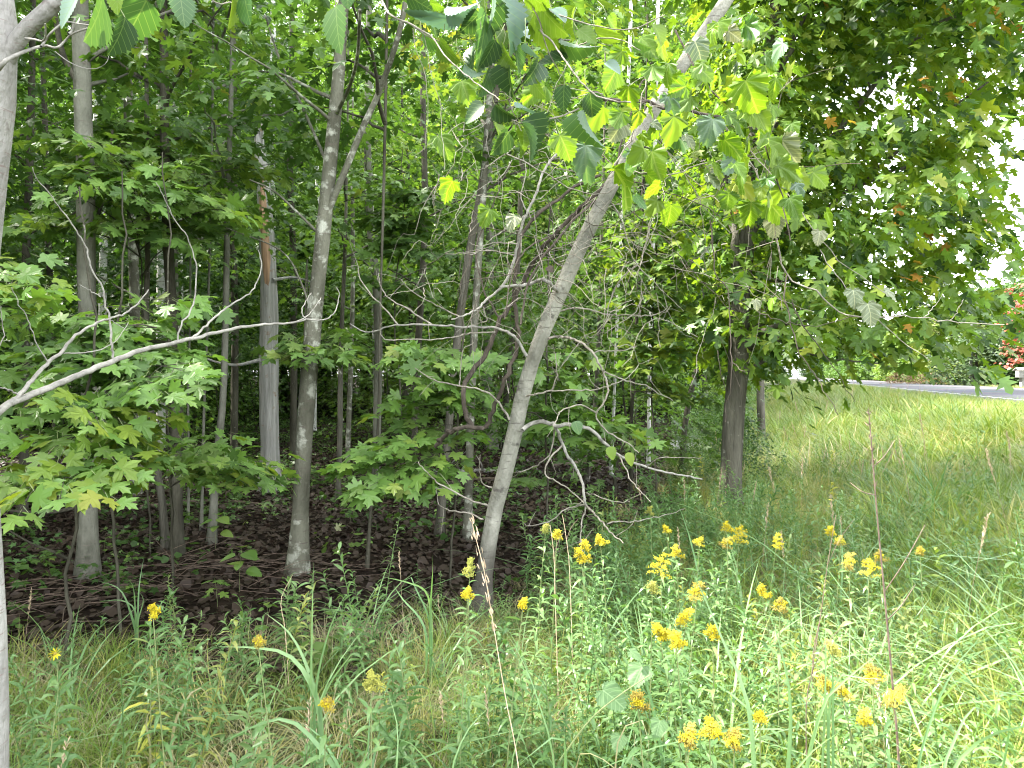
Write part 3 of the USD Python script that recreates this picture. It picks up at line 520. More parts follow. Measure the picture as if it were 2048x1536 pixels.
# ------------------------------------------------------------------ the nearer trees, one by one
Z5 = lambda pts, Y, o=(700, 500), z=2.926: [at(o[0] + a / z, o[1] + b / z, Y) for a, b in pts]
def depth_wander(P, Y0, rng, amp=.35):
    """Lets a traced branch run towards or away from the viewer, keeping its joint in place."""
    n = len(P); d = np.cumsum(np.r_[0, np.full(n - 1, rng.normal(0, amp) / max(n - 1, 1)) + rng.normal(0, amp * .25, n - 1)])
    e = V3(0, 0, EYE); return [e + (p - e) * (Y0 + dd) / Y0 for p, dd in zip(P, d)]
def px_trunk(name, label, cat, path, widths, Y, bark, extend=None, lean=0.0, sides=12, flare=1.35, rough=.10, seed=0, group=None, top_r=.03, broken=False):
    """A tree whose trunk follows the photo: path in photo pixels, widths in pixels, at depth Y (lean = metres nearer per metre of height)."""
    t = thing(name, label, cat, group=group)
    P = [at(x, y, Y) for x, y in path]; g = float(ground(P[0][0], P[0][1]))
    P = [at(x, y, Y - lean * max(0, p[2])) for (x, y), p in zip(path, P)]
    R = [w * .44 * p[1] / FPX for w, p in zip(np.interp(np.linspace(0, 1, len(P)), np.linspace(0, 1, len(widths)), widths), P)]
    base = V3(P[0][0] + (P[0][0] - P[1][0]) * .1, P[0][1], g - .12)
    if P[0][2] > g + .05: P.insert(0, base); R.insert(0, R[0])
    else: P[0] = base
    R.insert(1, R[0] * 1.08); P.insert(1, base + nrm(P[1] - base) * .34); R[0] *= flare * 1.22
    if extend:                                            # the part above the frame
        d = nrm(P[-1] - P[-3]); h = extend - P[-1][2]; n0 = P[-1]
        for k in (.25, .5, .75, 1.0): P.append(n0 + (d * V3(1 - .5 * k, 1, 1)) * h * k / max(d[2], .5)); R.append(R[len(P) - 2] if k == 0 else max(top_r, R[-1] * .72))
    q = spline(np.column_stack([P, R]), 40)
    v, f = tube(q[:, :3], q[:, 3], sides, rough=rough, seed=seed, cap=not broken)
    if broken:
        rg = np.random.default_rng(seed); v[-sides:, 2] += rg.uniform(-.05, .55, sides); c = v[-sides:].mean(0) - V3(0, 0, .4)
        o = len(v) - sides; v = np.vstack([v, c]); f = np.vstack([f, [[o + s, o + (s + 1) % sides, len(v) - 1] for s in range(sides)]])
    obj('trunk', (v, f), bark, t, smooth=True)
    return t, q
def on(q, z): return V3(*[np.interp(z, q[:, 2], q[:, k]) for k in range(3)])
def leafy_limbs(t, q, rng, bark, leafm, size, n, zlo, zhi, reach, per=(5, 9), leaves_per=13, own=60, tpl=MAPLE_MID, avoid=None, up=.35):
    """Leafy limbs round a trunk between two heights; each limb is a part, the largest leaves too."""
    L_ = Leaf(); Cs, Ds = [], []
    for k in range(n):
        z = rng.uniform(zlo, zhi); a = rng.uniform(0, 2 * np.pi); l = reach * rng.uniform(.5, 1.1) * (1 - .35 * (z - zlo) / (zhi - zlo + 1e-6))
        d = V3(math.cos(a), math.sin(a), 0); b = on(q, z); e = b + d * l + V3(0, 0, up * l)
        if avoid and avoid(e): continue
        m = b * .5 + e * .5 + V3(0, 0, .08 * l)
        obj('limb', branch_mesh([b, m, e], .006 + .009 * l, .003, 5, 9, .012, rng), bark, t, smooth=True)
        for j in range(rng.integers(*per)):
            s = rng.uniform(.3, 1.05); c = b + (e - b) * s + rng.normal(0, .22, 3) * V3(1, 1, .5) * l ** .5
            Cs.append(c); Ds.append(nrm(d + rng.normal(0, .5, 3) * V3(1, 1, 0)))
    O, D, N, S = discs(rng, np.array(Cs), np.array(Ds), size, leaves_per, rng.uniform(.3, .6, len(Cs)))
    leaf_parts(t, (O, D, N, S), tpl, leafm, rng, own)

# -- left: smooth maple with a pale foot and a fork
rng = np.random.default_rng(100)
t, q = px_trunk('smooth_maple', 'smooth grey maple trunk with pale foot and upward fork, left of centre', 'tree', [(594, 1185), (600, 1050), (607, 900), (617, 760), (632, 600), (650, 430), (668, 250), (682, 90), (690, -60)], (42, 38, 36, 37, 35, 32, 30, 26, 24), 5.9, M['maple_bark'], 12, sides=14, seed=3)
for P, w0, w1 in (([(653, 430), (695, 330), (728, 250), (760, 180), (800, 60), (820, -60)], 15, 9), ([(655, 330), (625, 260), (598, 200), (560, 120), (530, 30)], 7, 4), ([(640, 470), (590, 420), (545, 380), (500, 360)], 6, 3), ([(628, 640), (600, 560), (560, 500), (450, 455)], 5, 2), ([(672, 230), (700, 170), (715, 110), (720, 20)], 8, 5)):
    b = depth_wander([at(x, y, 5.9) for x, y in P], 5.9, rng, .6); obj('limb', branch_mesh(b, w0 / 2 * 5.9 / FPX, w1 / 2 * 5.9 / FPX, 7), M['maple_bark'], t, smooth=True)
leafy_limbs(t, q, rng, M['maple_bark'], [M['maple'], M['maple_light']], .12, 12, 3.4, 8.0, 1.7, own=120)
# -- far left: pale maple
t, q = px_trunk('pale_maple', 'pale grey maple trunk with dark branch scar near its foot, at the left', 'tree', [(175, 1190), (176, 1050), (181, 900), (178, 700), (172, 520), (171, 350), (163, 120), (158, -60)], (42, 38, 38, 36, 38, 38, 36, 34), 5.8, M['pale_bark'], 12, sides=14, seed=5)
for P, w0, w1 in (([(165, 1010), (140, 1018), (90, 1025), (0, 1020)], 9, 4), ([(168, 985), (120, 990), (60, 1000), (-10, 1010)], 8, 4), ([(160, 1130), (110, 1105), (60, 1085), (0, 1050)], 7, 3), ([(172, 470), (200, 420), (215, 350), (225, 260)], 9, 5), ([(165, 180), (130, 120), (115, 60), (105, -20)], 13, 9)):
    b = depth_wander([at(x, y, 5.8) for x, y in P], 5.8, rng, .5); obj('limb', branch_mesh(b, w0 / 2 * 5.8 / FPX, w1 / 2 * 5.8 / FPX, 6), M['dark_bark'], t, smooth=True)
leafy_limbs(t, q, rng, M['pale_bark'], [M['maple'], M['maple_light']], .12, 12, 3.0, 8.0, 1.7, own=120)
# -- dead snag
t, q = px_trunk('dead_snag', 'weathered grey dead trunk with broken top and stripped bark', 'tree', [(540, 1005), (540, 900), (537, 750), (538, 600), (534, 480), (525, 350), (517, 285)], (46, 42, 42, 38, 34, 30, 20), 10.2, M['snag'], None, sides=20, rough=.16, seed=8, flare=1.45, broken=True)
ap = [at(x, y, 10.2) for x, y in ((536, 590), (531, 500), (525, 400), (524, 350))]
obj('bare_patch', tube(spline(np.array([p + V3(.03, -.075, 0) for p in ap]), 10), [.02, .055, .06, .065, .06, .06, .055, .05, .03, .01], 7), mat('bared_wood', {'g': ('geometry', {}), 'm': ('mapping', {'scale': (30, 30, 2)}), 'n': ('noise_texture', {'scale': 1.5, 'detail': 5}), 'r': ('rgb_ramp', {'ramp': [(0.3, (.16, .09, .05)), (.7, (.38, .24, .14))]}), 'p': ('principled_bsdf', {'roughness': .8})}, [('g.position', 'm.vector'), ('m.vector', 'n.vector'), ('n.fac', 'r.fac'), ('r.color', 'p.base_color')], 'p.BSDF'), t, smooth=True, label='orange brown patch of bared wood')
for P in (([(520, 720), (470, 730), (420, 720), (380, 700)]), ([(545, 560), (590, 555), (640, 570)])):
    obj('dead_limb', branch_mesh(depth_wander([at(x, y, 10.1) for x, y in P], 10.1, rng, .6), .03, .008, 6), M['snag'], t, smooth=True)
# -- white birches deeper in
WB = [('tall white birch trunk right behind the broken dead snag', [(549, 860), (547, 600), (545, 400), (543, 240), (546, 90), (548, -40)], (15, 14, 13, 13, 12), 17.0),
      ('white birch trunk with black scars showing above the left sapling', [(322, 900), (323, 600), (326, 450), (328, 330), (320, 230), (345, 110), (350, -40)], (20, 22, 22, 21, 18), 13.5),
      ('white birch trunk just right of the pale left maple', [(206, 930), (205, 700), (207, 500), (212, 350), (196, 260), (190, 100), (188, -30)], (17, 17, 16, 14), 14.5),
      ('slim white birch stem between the centre maple sapling and the leaning aspen', [(752, 900), (748, 600), (742, 400), (738, 250), (745, 130), (742, -30)], (12, 12, 11, 9), 17.5),
      ('short white birch stem lit at the forest edge left of the ridged maple', [(1297, 925), (1298, 860), (1300, 700), (1306, 500), (1310, 300)], (9, 9, 8, 7), 13.0),
      ('thin white birch stem near the fallen log, leaning slightly', [(1223, 925), (1226, 860), (1232, 700), (1240, 500), (1250, 320)], (7, 7, 6, 5), 12.0),
      ('white birch top showing through the upper left canopy', [(362, 880), (360, 500), (352, 250), (355, 110), (352, -40)], (12, 12, 12, 10), 19.0),
      ('faint white birch behind the left fork of the smooth maple', [(628, 880), (632, 600), (636, 420), (630, 200), (640, -30)], (11, 11, 10, 9), 21.0)]
for k, (lab, P, w, Y) in enumerate(WB):
    t, q = px_trunk('white_birch', lab, 'tree', P, w, Y, M['white_bark'], 13, sides=9, seed=20 + k, rough=.06)
    leafy_limbs(t, q, rng, M['dark_bark'], [M['maple_light']], .09, 7, 5.5, 12, 1.6, own=0, tpl=MAPLE_LO)
# -- the thinner trunks
TR = [('dark slender trunk right of the low pale stem, base in leaf litter', [(356, 1125), (353, 980), (350, 800), (345, 650), (336, 480), (330, 330), (328, 100)], (26, 24, 22, 18), 6.6, 'dark_bark'),
      ('brown straight trunk rising through the left sapling leaves', [(272, 985), (271, 720), (268, 560), (264, 400), (258, 250), (254, 130), (250, -40)], (23, 22, 21, 20, 19), 9.8, 'maple_bark'),
      ('tan smooth stem standing left of the dead snag', [(422, 1090), (430, 970), (440, 860), (447, 780), (452, 600), (455, 400), (462, 200)], (18, 17, 15, 13, 11), 7.0, 'pale_bark'),
      ('lichen spotted dark stem leaning left beside the dark slender trunk', [(333, 1115), (324, 1000), (312, 920), (300, 800), (292, 650), (296, 450)], (17, 16, 14, 11), 6.7, 'rough_bark'),
      ('grey trunk directly left of the leaning aspen, foot hidden in weeds', [(935, 1120), (937, 1000), (940, 880), (945, 740), (952, 600), (962, 450), (972, 300), (985, 100)], (20, 19, 18, 17, 16, 14), 6.9, 'maple_bark'),
      ('grey trunk leaning right behind the brown vine stems', [(878, 1075), (890, 930), (905, 780), (922, 620), (945, 470), (962, 380), (990, 200)], (19, 19, 19, 18, 15), 7.2, 'rough_bark'),
      ('straight grey trunk seen behind the centre maple sapling', [(752, 960), (755, 800), (757, 690), (752, 560), (740, 440), (735, 300), (738, 100)], (19, 18, 18, 17, 15), 10.4, 'pale_bark'),
      ('thin stem between smooth maple and the centre sapling', [(694, 960), (698, 830), (702, 720), (706, 560), (705, 380)], (11, 11, 10, 8), 12.0, 'maple_bark'),
      ('very thin dark sapling stem right of the smooth maple foot', [(733, 1140), (742, 1010), (750, 950), (757, 820), (760, 640)], (8, 7, 6, 5), 6.0, 'dark_bark'),
      ('slim dark stem leaning right near the ridged maple', [(1362, 945), (1370, 850), (1385, 770), (1402, 710), (1425, 640), (1450, 520), (1470, 380)], (13, 13, 12, 11, 9), 11.5, 'dark_bark'),
      ('slim grey stem below the low maple spray right of the aspen', [(1172, 965), (1184, 880), (1192, 780), (1200, 600), (1205, 400)], (11, 10, 9, 8), 11.0, 'rough_bark'),
      ('dark stem behind the leaning aspen at mid height', [(1010, 960), (1012, 800), (1030, 600), (1040, 430), (1046, 250)], (14, 14, 13, 12), 12.5, 'dark_bark'),
      ('brown trunk between the dead snag and the smooth maple', [(586, 900), (588, 700), (586, 500), (580, 330), (584, 120)], (15, 15, 14, 13), 14.0, 'dark_bark'),
      ('dark trunk with dead stubs left of the dead snag top', [(468, 900), (470, 650), (466, 450), (470, 300), (466, 100)], (16, 16, 15, 14), 13.0, 'dark_bark'),
      ('dim trunk half hidden at the far left edge', [(45, 1080), (48, 900), (50, 700), (52, 520), (60, 300)], (20, 19, 18, 16), 8.2, 'dark_bark'),
      ('dim dark trunk behind the two low bare limbs at left', [(110, 1010), (112, 880), (108, 700), (96, 480), (90, 250)], (15, 15, 14, 12), 10.5, 'dark_bark'),
      ('dark trunk seen over the centre sapling, left of the vine', [(826, 960), (832, 760), (842, 600), (850, 430), (846, 200)], (17, 16, 15, 13), 10.8, 'dark_bark'),
      ('pale thin stem left of the smooth maple foot', [(402, 1060), (405, 960), (408, 820), (415, 650)], (7, 7, 6, 5), 7.6, 'pale_bark'),
      ('thin dead-looking stem standing by the lichen spotted one', [(376, 1050), (378, 930), (376, 800), (380, 640)], (6, 6, 5, 4), 8.0, 'pale_bark'),
      ('thin grey stem just right of the smooth maple at depth', [(676, 990), (680, 860), (682, 700), (690, 500)], (12, 12, 10, 8), 9.2, 'rough_bark'),
      ('grey trunk behind the ridged maple on its right side', [(1523, 850), (1521, 770), (1525, 620), (1530, 400)], (17, 17, 15, 13), 16.0, 'rough_bark'),
      ('thin brown stem between aspen and ridged maple at the forest edge', [(1262, 950), (1262, 850), (1270, 700), (1282, 480), (1290, 250)], (9, 9, 8, 7), 10.0, 'dark_bark')]
for k, (lab, P, w, Y, b) in enumerate(TR):
    t, q = px_trunk('maple_tree' if w[0] > 12 else 'young_maple', lab, 'tree' if w[0] > 12 else 'young tree', P, w, Y, M[b], 11 if w[0] > 12 else 6.5, sides=10, seed=40 + k, top_r=.012)
    leafy_limbs(t, q, rng, M[b], [M[['maple', 'maple_light', 'maple_dark'][k % 3]]], .115, 11 if w[0] > 12 else 6, 2.5 if Y > 9 else 3.0, 8 if w[0] > 12 else 6, 1.7, own=40 if Y < 9 else 0, tpl=MAPLE_MID if Y < 10 else MAPLE_LO)

# -- right: the ridged maple whose crown reaches over the verge
rng = np.random.default_rng(200)
YM = 7.9
t, q = px_trunk('ridged_maple', 'large dark maple with ridged bark and full crown at the verge', 'tree', [(1457, 1075), (1462, 960), (1466, 850), (1475, 750), (1478, 650), (1484, 560), (1492, 490), (1500, 350), (1520, 200), (1545, 60), (1560, -80)], (56, 48, 46, 45, 42, 40, 38, 32, 28, 26, 22), YM, M['rough_bark'], 9.5, sides=18, rough=.14, seed=9)
for P, w0, w1 in (([(1482, 620), (1470, 540), (1468, 480), (1455, 400), (1440, 250)], 20, 10), ([(1490, 690), (1505, 660), (1535, 640)], 18, 9), ([(1497, 700), (1520, 665), (1560, 650), (1620, 640)], 14, 7), ([(1492, 750), (1540, 700), (1580, 640), (1640, 600)], 9, 5),
                  ([(1500, 470), (1560, 380), (1650, 290), (1740, 180), (1840, 70), (1960, 10)], 17, 7), ([(1508, 330), (1560, 230), (1600, 140), (1660, 20)], 12, 7), ([(1520, 200), (1570, 120), (1600, 50), (1630, -30)], 11, 7),
                  ([(1494, 500), (1620, 440), (1720, 370), (1820, 330), (1900, 300)], 12, 5), ([(1485, 560), (1600, 560), (1720, 560), (1830, 580), (1900, 600)], 11, 4), ([(1480, 640), (1600, 700), (1680, 720), (1780, 730)], 9, 3), ([(1740, 180), (1730, 130), (1710, 60), (1700, 0)], 6, 4), ([(1720, 370), (1800, 300), (1900, 220), (2000, 150)], 8, 3)):
    b = depth_wander([at(x, y, YM) for x, y in P], YM, rng, 1.0); obj('limb', branch_mesh(b, w0 / 2 * YM / FPX, w1 / 2 * YM / FPX, 7, None, .01, rng), M['rough_bark'], t, smooth=True)
from shapely.geometry import Polygon, Point
crown = Polygon([(1330, -700), (1400, -60), (1400, 250), (1370, 420), (1400, 560), (1390, 690), (1500, 730), (1560, 800), (1610, 770), (1670, 750), (1750, 710), (1820, 665), (1890, 630), (1885, 570), (1875, 500), (1875, 430), (1885, 380), (1930, 340), (1930, 290), (1890, 250), (1960, 215), (2050, 200), (2090, 80), (2080, -200), (1900, -700)])
holes = [Polygon([(1735, 20), (1810, 10), (1800, 70), (1750, 60)]), Polygon([(1985, 170), (2020, 190), (2000, 215), (1975, 200)])]
Cs = []
for _ in range(4000):
    x, y = rng.uniform(1320, 2120), rng.uniform(-700, 810)
    if crown.contains(Point(x, y)) and not any(h.contains(Point(x, y)) for h in holes):
        w = rng.normal(0, 1.25); c = at(x, y, YM); Cs.append(c + V3(0, max(w, -1.9), 0))
    if len(Cs) == 1250: break
Cs = np.array(Cs); ax = np.array([on(q, c[2]) for c in Cs]); D = nrm((Cs - ax) * V3(1, 1, 0))
O, D, N, S = discs(rng, Cs, D, .135, 20, rng.uniform(.28, .5, len(Cs)), tilt=.42, thick=.07, droop=(.2, 1.2))
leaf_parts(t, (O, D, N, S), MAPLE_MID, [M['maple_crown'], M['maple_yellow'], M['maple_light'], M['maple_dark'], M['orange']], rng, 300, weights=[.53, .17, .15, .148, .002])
# orange leaf sprays the photo shows on it
for x, y, n in ((1945, 15, 12), (1868, 165, 6), (1835, 450, 7), (1790, 530, 4), (1775, 715, 2), (1690, 240, 2), (2035, 25, 8), (1710, 590, 2)):
    c = at(x, y, YM - 1.2); O, D, N, S = discs(rng, c[None], V3([1, -.3, 0])[None] if False else np.array([[1, -.3, 0.]]), .13, n, .22, tilt=.5)
    for k in range(n): obj('leaf', leaves(MAPLE_HI, O[k], D[k], N[k], S[k]), M['orange' if rng.random() < .75 else 'maple_yellow'], t)

# -- the maple saplings whose flat sprays stand in front
def sapling(name, label, Y, base, spr, size, leafm, w, rng, own=300, top=None, bark='dark_bark', stem=None):
    """spr: (tip px x, y, depth, length of the spray in metres, height of its joint on the stem)."""
    t = thing(name, label, 'sapling')
    P = stem or [base, (base[0], base[1] - 300), (base[0] + 10, base[1] - 600), (base[0] + 5, top or base[1] - 800)]
    P = [at(x, y, Y) for x, y in P]; P[0][2] = float(ground(P[0][0], P[0][1])) - .05
    q = spline(np.column_stack([P, np.linspace(.010, .004, len(P))]), 24); q[2:, :2] += np.cumsum(rng.normal(0, .014, (22, 2)), 0)
    obj('stem', tube(q[:, :3], q[:, 3], 8), M[bark], t, smooth=True)
    L_, tw = Leaf(), []
    for x, y, d, l, *h in spr:
        e = at(x, y, d); b = on(q, min(max(e[2] - .15 if not h else h[0], q[0, 2] + .2), q[-1, 2]))
        dd = nrm((e - b) * V3(1, 1, .35)); s = e - dd * l
        if np.linalg.norm(s - b) > .15: obj('limb', branch_mesh([b, b * .5 + s * .5 + V3(0, 0, .04), s], .008, .004, 5), M[bark], t, smooth=True)
        spray(rng, s, dd, l, size, L_, tw)
    obj('twigs', join([tube(spline(np.array(p), 5), np.linspace(a, b_, 5), 4) for p, a, b_ in tw]), M[bark], t, kind='stuff')
    leaf_parts(t, L_, MAPLE_HI, leafm, rng, own, weights=w, petiole=.35)
    return t
rng = np.random.default_rng(300)
sapling('maple_sapling', 'broad maple sapling in flat light green tiers behind the bare white branch', 4.5, (240, 1150),
        [(330, 612, 4.4, .65), (170, 625, 4.6, .7), (60, 650, 4.3, .8), (385, 690, 4.2, .7), (400, 720, 3.9, .5), (250, 670, 4.0, .8), (110, 690, 3.8, .75), (-20, 700, 4.0, .7), (330, 735, 3.7, .7), (360, 760, 4.1, .5), (180, 760, 3.9, .7),
         (40, 780, 3.8, .7), (0, 850, 3.7, .6), (280, 880, 3.9, .7), (190, 850, 4.1, .6), (430, 590, 4.7, .45), (360, 605, 4.8, .5), (-10, 620, 4.6, .7), (120, 720, 4.4, .8), (360, 660, 4.5, .8)], .118, [M['maple_light'], M['maple']], [.75, .25], rng, 300)
sapling('maple_sapling', 'lower maple sapling with yellowing leaf edges, under the bare white branch', 3.9, (130, 1170),
        [(210, 930, 3.3, .65), (120, 940, 3.2, .6), (40, 960, 3.1, .6), (260, 800, 3.8, .6), (300, 860, 3.7, .6), (200, 800, 3.5, .6), (-10, 940, 3.3, .55), (270, 920, 3.7, .55), (120, 860, 3.5, .6), (330, 790, 4.0, .55)], .118, [M['maple_yellow'], M['maple_light'], M['maple']], [.4, .35, .25], rng, 160)
sapling('maple_sapling', 'small maple sapling reaching right in front of the dead snag', 5.2, (345, 1120),
        [(560, 915, 4.6, .8), (500, 890, 4.9, .75), (440, 930, 4.6, .55), (410, 870, 5.0, .5), (500, 950, 4.6, .35), (480, 925, 4.8, .5), (450, 880, 4.8, .5)], .115, [M['maple_light'], M['maple'], M['maple_yellow']], [.5, .4, .1], rng, 140)
sapling('maple_sapling', 'maple sapling with bright hanging leaves just left of the leaning aspen', 5.6, (900, 1110),
        [(790, 680, 5.2, .6), (860, 690, 5.0, .7), (960, 700, 5.2, .6), (800, 760, 5.3, .7), (840, 720, 5.1, .6), (900, 760, 5.2, .6), (770, 840, 5.3, .6), (970, 790, 5.4, .5), (700, 880, 5.0, .7), (740, 930, 4.9, .7), (800, 900, 5.1, .7), (840, 950, 5.0, .5), (720, 960, 4.9, .4), (760, 800, 5.4, .5), (880, 850, 5.4, .5), (690, 910, 5.0, .5), (790, 950, 5.0, .5)], .13, [M['maple_light'], M['maple']], [.7, .3], rng, 300, top=560)
sapling('maple_sapling', 'low maple spray spreading right of the leaning aspen trunk', 6.2, (1100, 1000),
        [(1300, 840, 5.9, .8), (1230, 810, 6.2, .8), (1180, 840, 5.9, .7), (1120, 820, 6.0, .5), (1080, 830, 6.1, .5), (1260, 830, 6.4, .6), (1090, 700, 6.4, .7), (1180, 690, 6.6, .7), (1130, 740, 6.4, .6)], .13, [M['maple_light'], M['maple']], [.55, .45], rng, 160, top=640)
sapling('maple_sapling', 'upper left maple sapling in thin pale tiers under the hanging aspen leaves', 6.6, (300, 1100),
        [(150, 300, 5.2, .7), (200, 345, 5.1, .7), (110, 360, 5.0, .6), (210, 270, 5.3, .7), (260, 330, 5.2, .7), (300, 370, 5.1, .7), (175, 250, 5.4, .6), (350, 300, 5.3, .7), (420, 360, 5.2, .7), (470, 390, 5.2, .7), (230, 420, 5.3, .7), (380, 460, 5.3, .7), (230, 290, 6.0, .8), (290, 340, 5.9, .8), (350, 330, 6.1, .9), (440, 380, 6.0, .9), (480, 360, 6.2, .8), (400, 440, 6.2, .8), (250, 260, 6.3, .7), (60, 400, 5.6, .8), (30, 420, 5.4, .7), (90, 310, 5.9, .8), (130, 280, 6.2, .7), (180, 330, 6.0, .8), (330, 420, 6.4, .8), (420, 320, 6.5, .8), (500, 440, 6.4, .7), (140, 230, 6.4, .8), (60, 250, 6.0, .7), (330, 250, 6.6, .8), (420, 250, 6.8, .8), (560, 320, 6.8, .8)], .125, [M['maple_light'], M['maple']], [.55, .45], rng, 240, top=200)
sapling('maple_sapling', 'slim maple sapling with one leafy tier against the smooth maple trunk', 6.3, (612, 1120),
        [(690, 660, 5.7, .8), (640, 680, 5.6, .7), (590, 690, 5.8, .7), (720, 690, 5.9, .6), (590, 655, 6.0, .5)], .12, [M['maple'], M['maple_light']], [.6, .4], rng, 100, top=600)
sapling('maple_sapling', 'small bright spray of maple leaves at the left frame edge', 3.9, (-120, 1200),
        [(90, 540, 3.6, .5), (40, 545, 3.5, .5), (30, 510, 3.7, .5), (70, 590, 3.7, .45)], .115, [M['maple_light'], M['maple_yellow']], [.8, .2], rng, 60, top=500)
sapling('maple_sapling', 'mid-height maple sapling in shade above the centre sapling', 8.0, (800, 1050),
        [(760, 400, 7.4, .9), (800, 440, 7.5, .9), (850, 420, 7.7, .9), (740, 470, 7.7, .8), (880, 480, 7.4, .8), (800, 540, 7.6, .8), (860, 570, 7.6, .8), (760, 350, 7.8, .9), (830, 330, 7.9, .9), (900, 380, 8.0, .8), (700, 420, 7.9, .8)], .13, [M['maple'], M['maple_light']], [.6, .4], rng, 140, top=300)
sapling('maple_sapling', 'sunlit maple sapling between the aspen and the ridged maple', 8.4, (1310, 1010),
        [(1240, 520, 7.9, .9), (1300, 560, 7.8, .9), (1370, 590, 8.0, .9), (1330, 650, 7.9, .9), (1260, 640, 8.1, .9), (1390, 680, 8.2, .9), (1280, 710, 8.0, .8), (1350, 740, 8.1, .8), (1220, 580, 8.2, .8), (1300, 470, 8.3, .9), (1360, 500, 8.3, .9), (1240, 430, 8.4, .9), (1330, 400, 8.5, .9), (1400, 770, 8.4, .8), (1180, 500, 8.5, .9)], .135, [M['maple_yellow'], M['maple_light'], M['maple']], [.35, .35, .3], rng, 200, top=380)
# ------------------------------------------------------------------ leaning aspen with its bare lower branches
rng = np.random.default_rng(400)
YA = 4.85
asp, q = px_trunk('leaning_aspen', 'pale grey aspen trunk leaning right across the middle, with bare branches', 'tree', [(955, 1245), (966, 1170), (985, 1040), (1008, 950), (1030, 862), (1050, 770), (1084, 670), (1122, 580), (1160, 495), (1202, 410), (1240, 340), (1275, 275), (1312, 212), (1345, 160), (1385, 100), (1420, 50), (1465, -20), (1520, -110)],
                  (48, 38, 36, 38, 36, 34, 36, 34, 33, 32, 32, 31, 31, 30, 30, 29), YA, M['aspen_bark'], 8.5, lean=.10, sides=18, rough=.10, seed=31, flare=1.25)
YB = 4.6
Z2 = lambda p: [at(700 + a / 2.926, b / 2.926, YB) for a, b in p]
Z5b = lambda p: [at(700 + a / 2.926, 500 + b / 2.926, YB) for a, b in p]
Z8 = lambda p: [at(700 + a / 2.926, 1011 + b / 2.926, YB) for a, b in p]
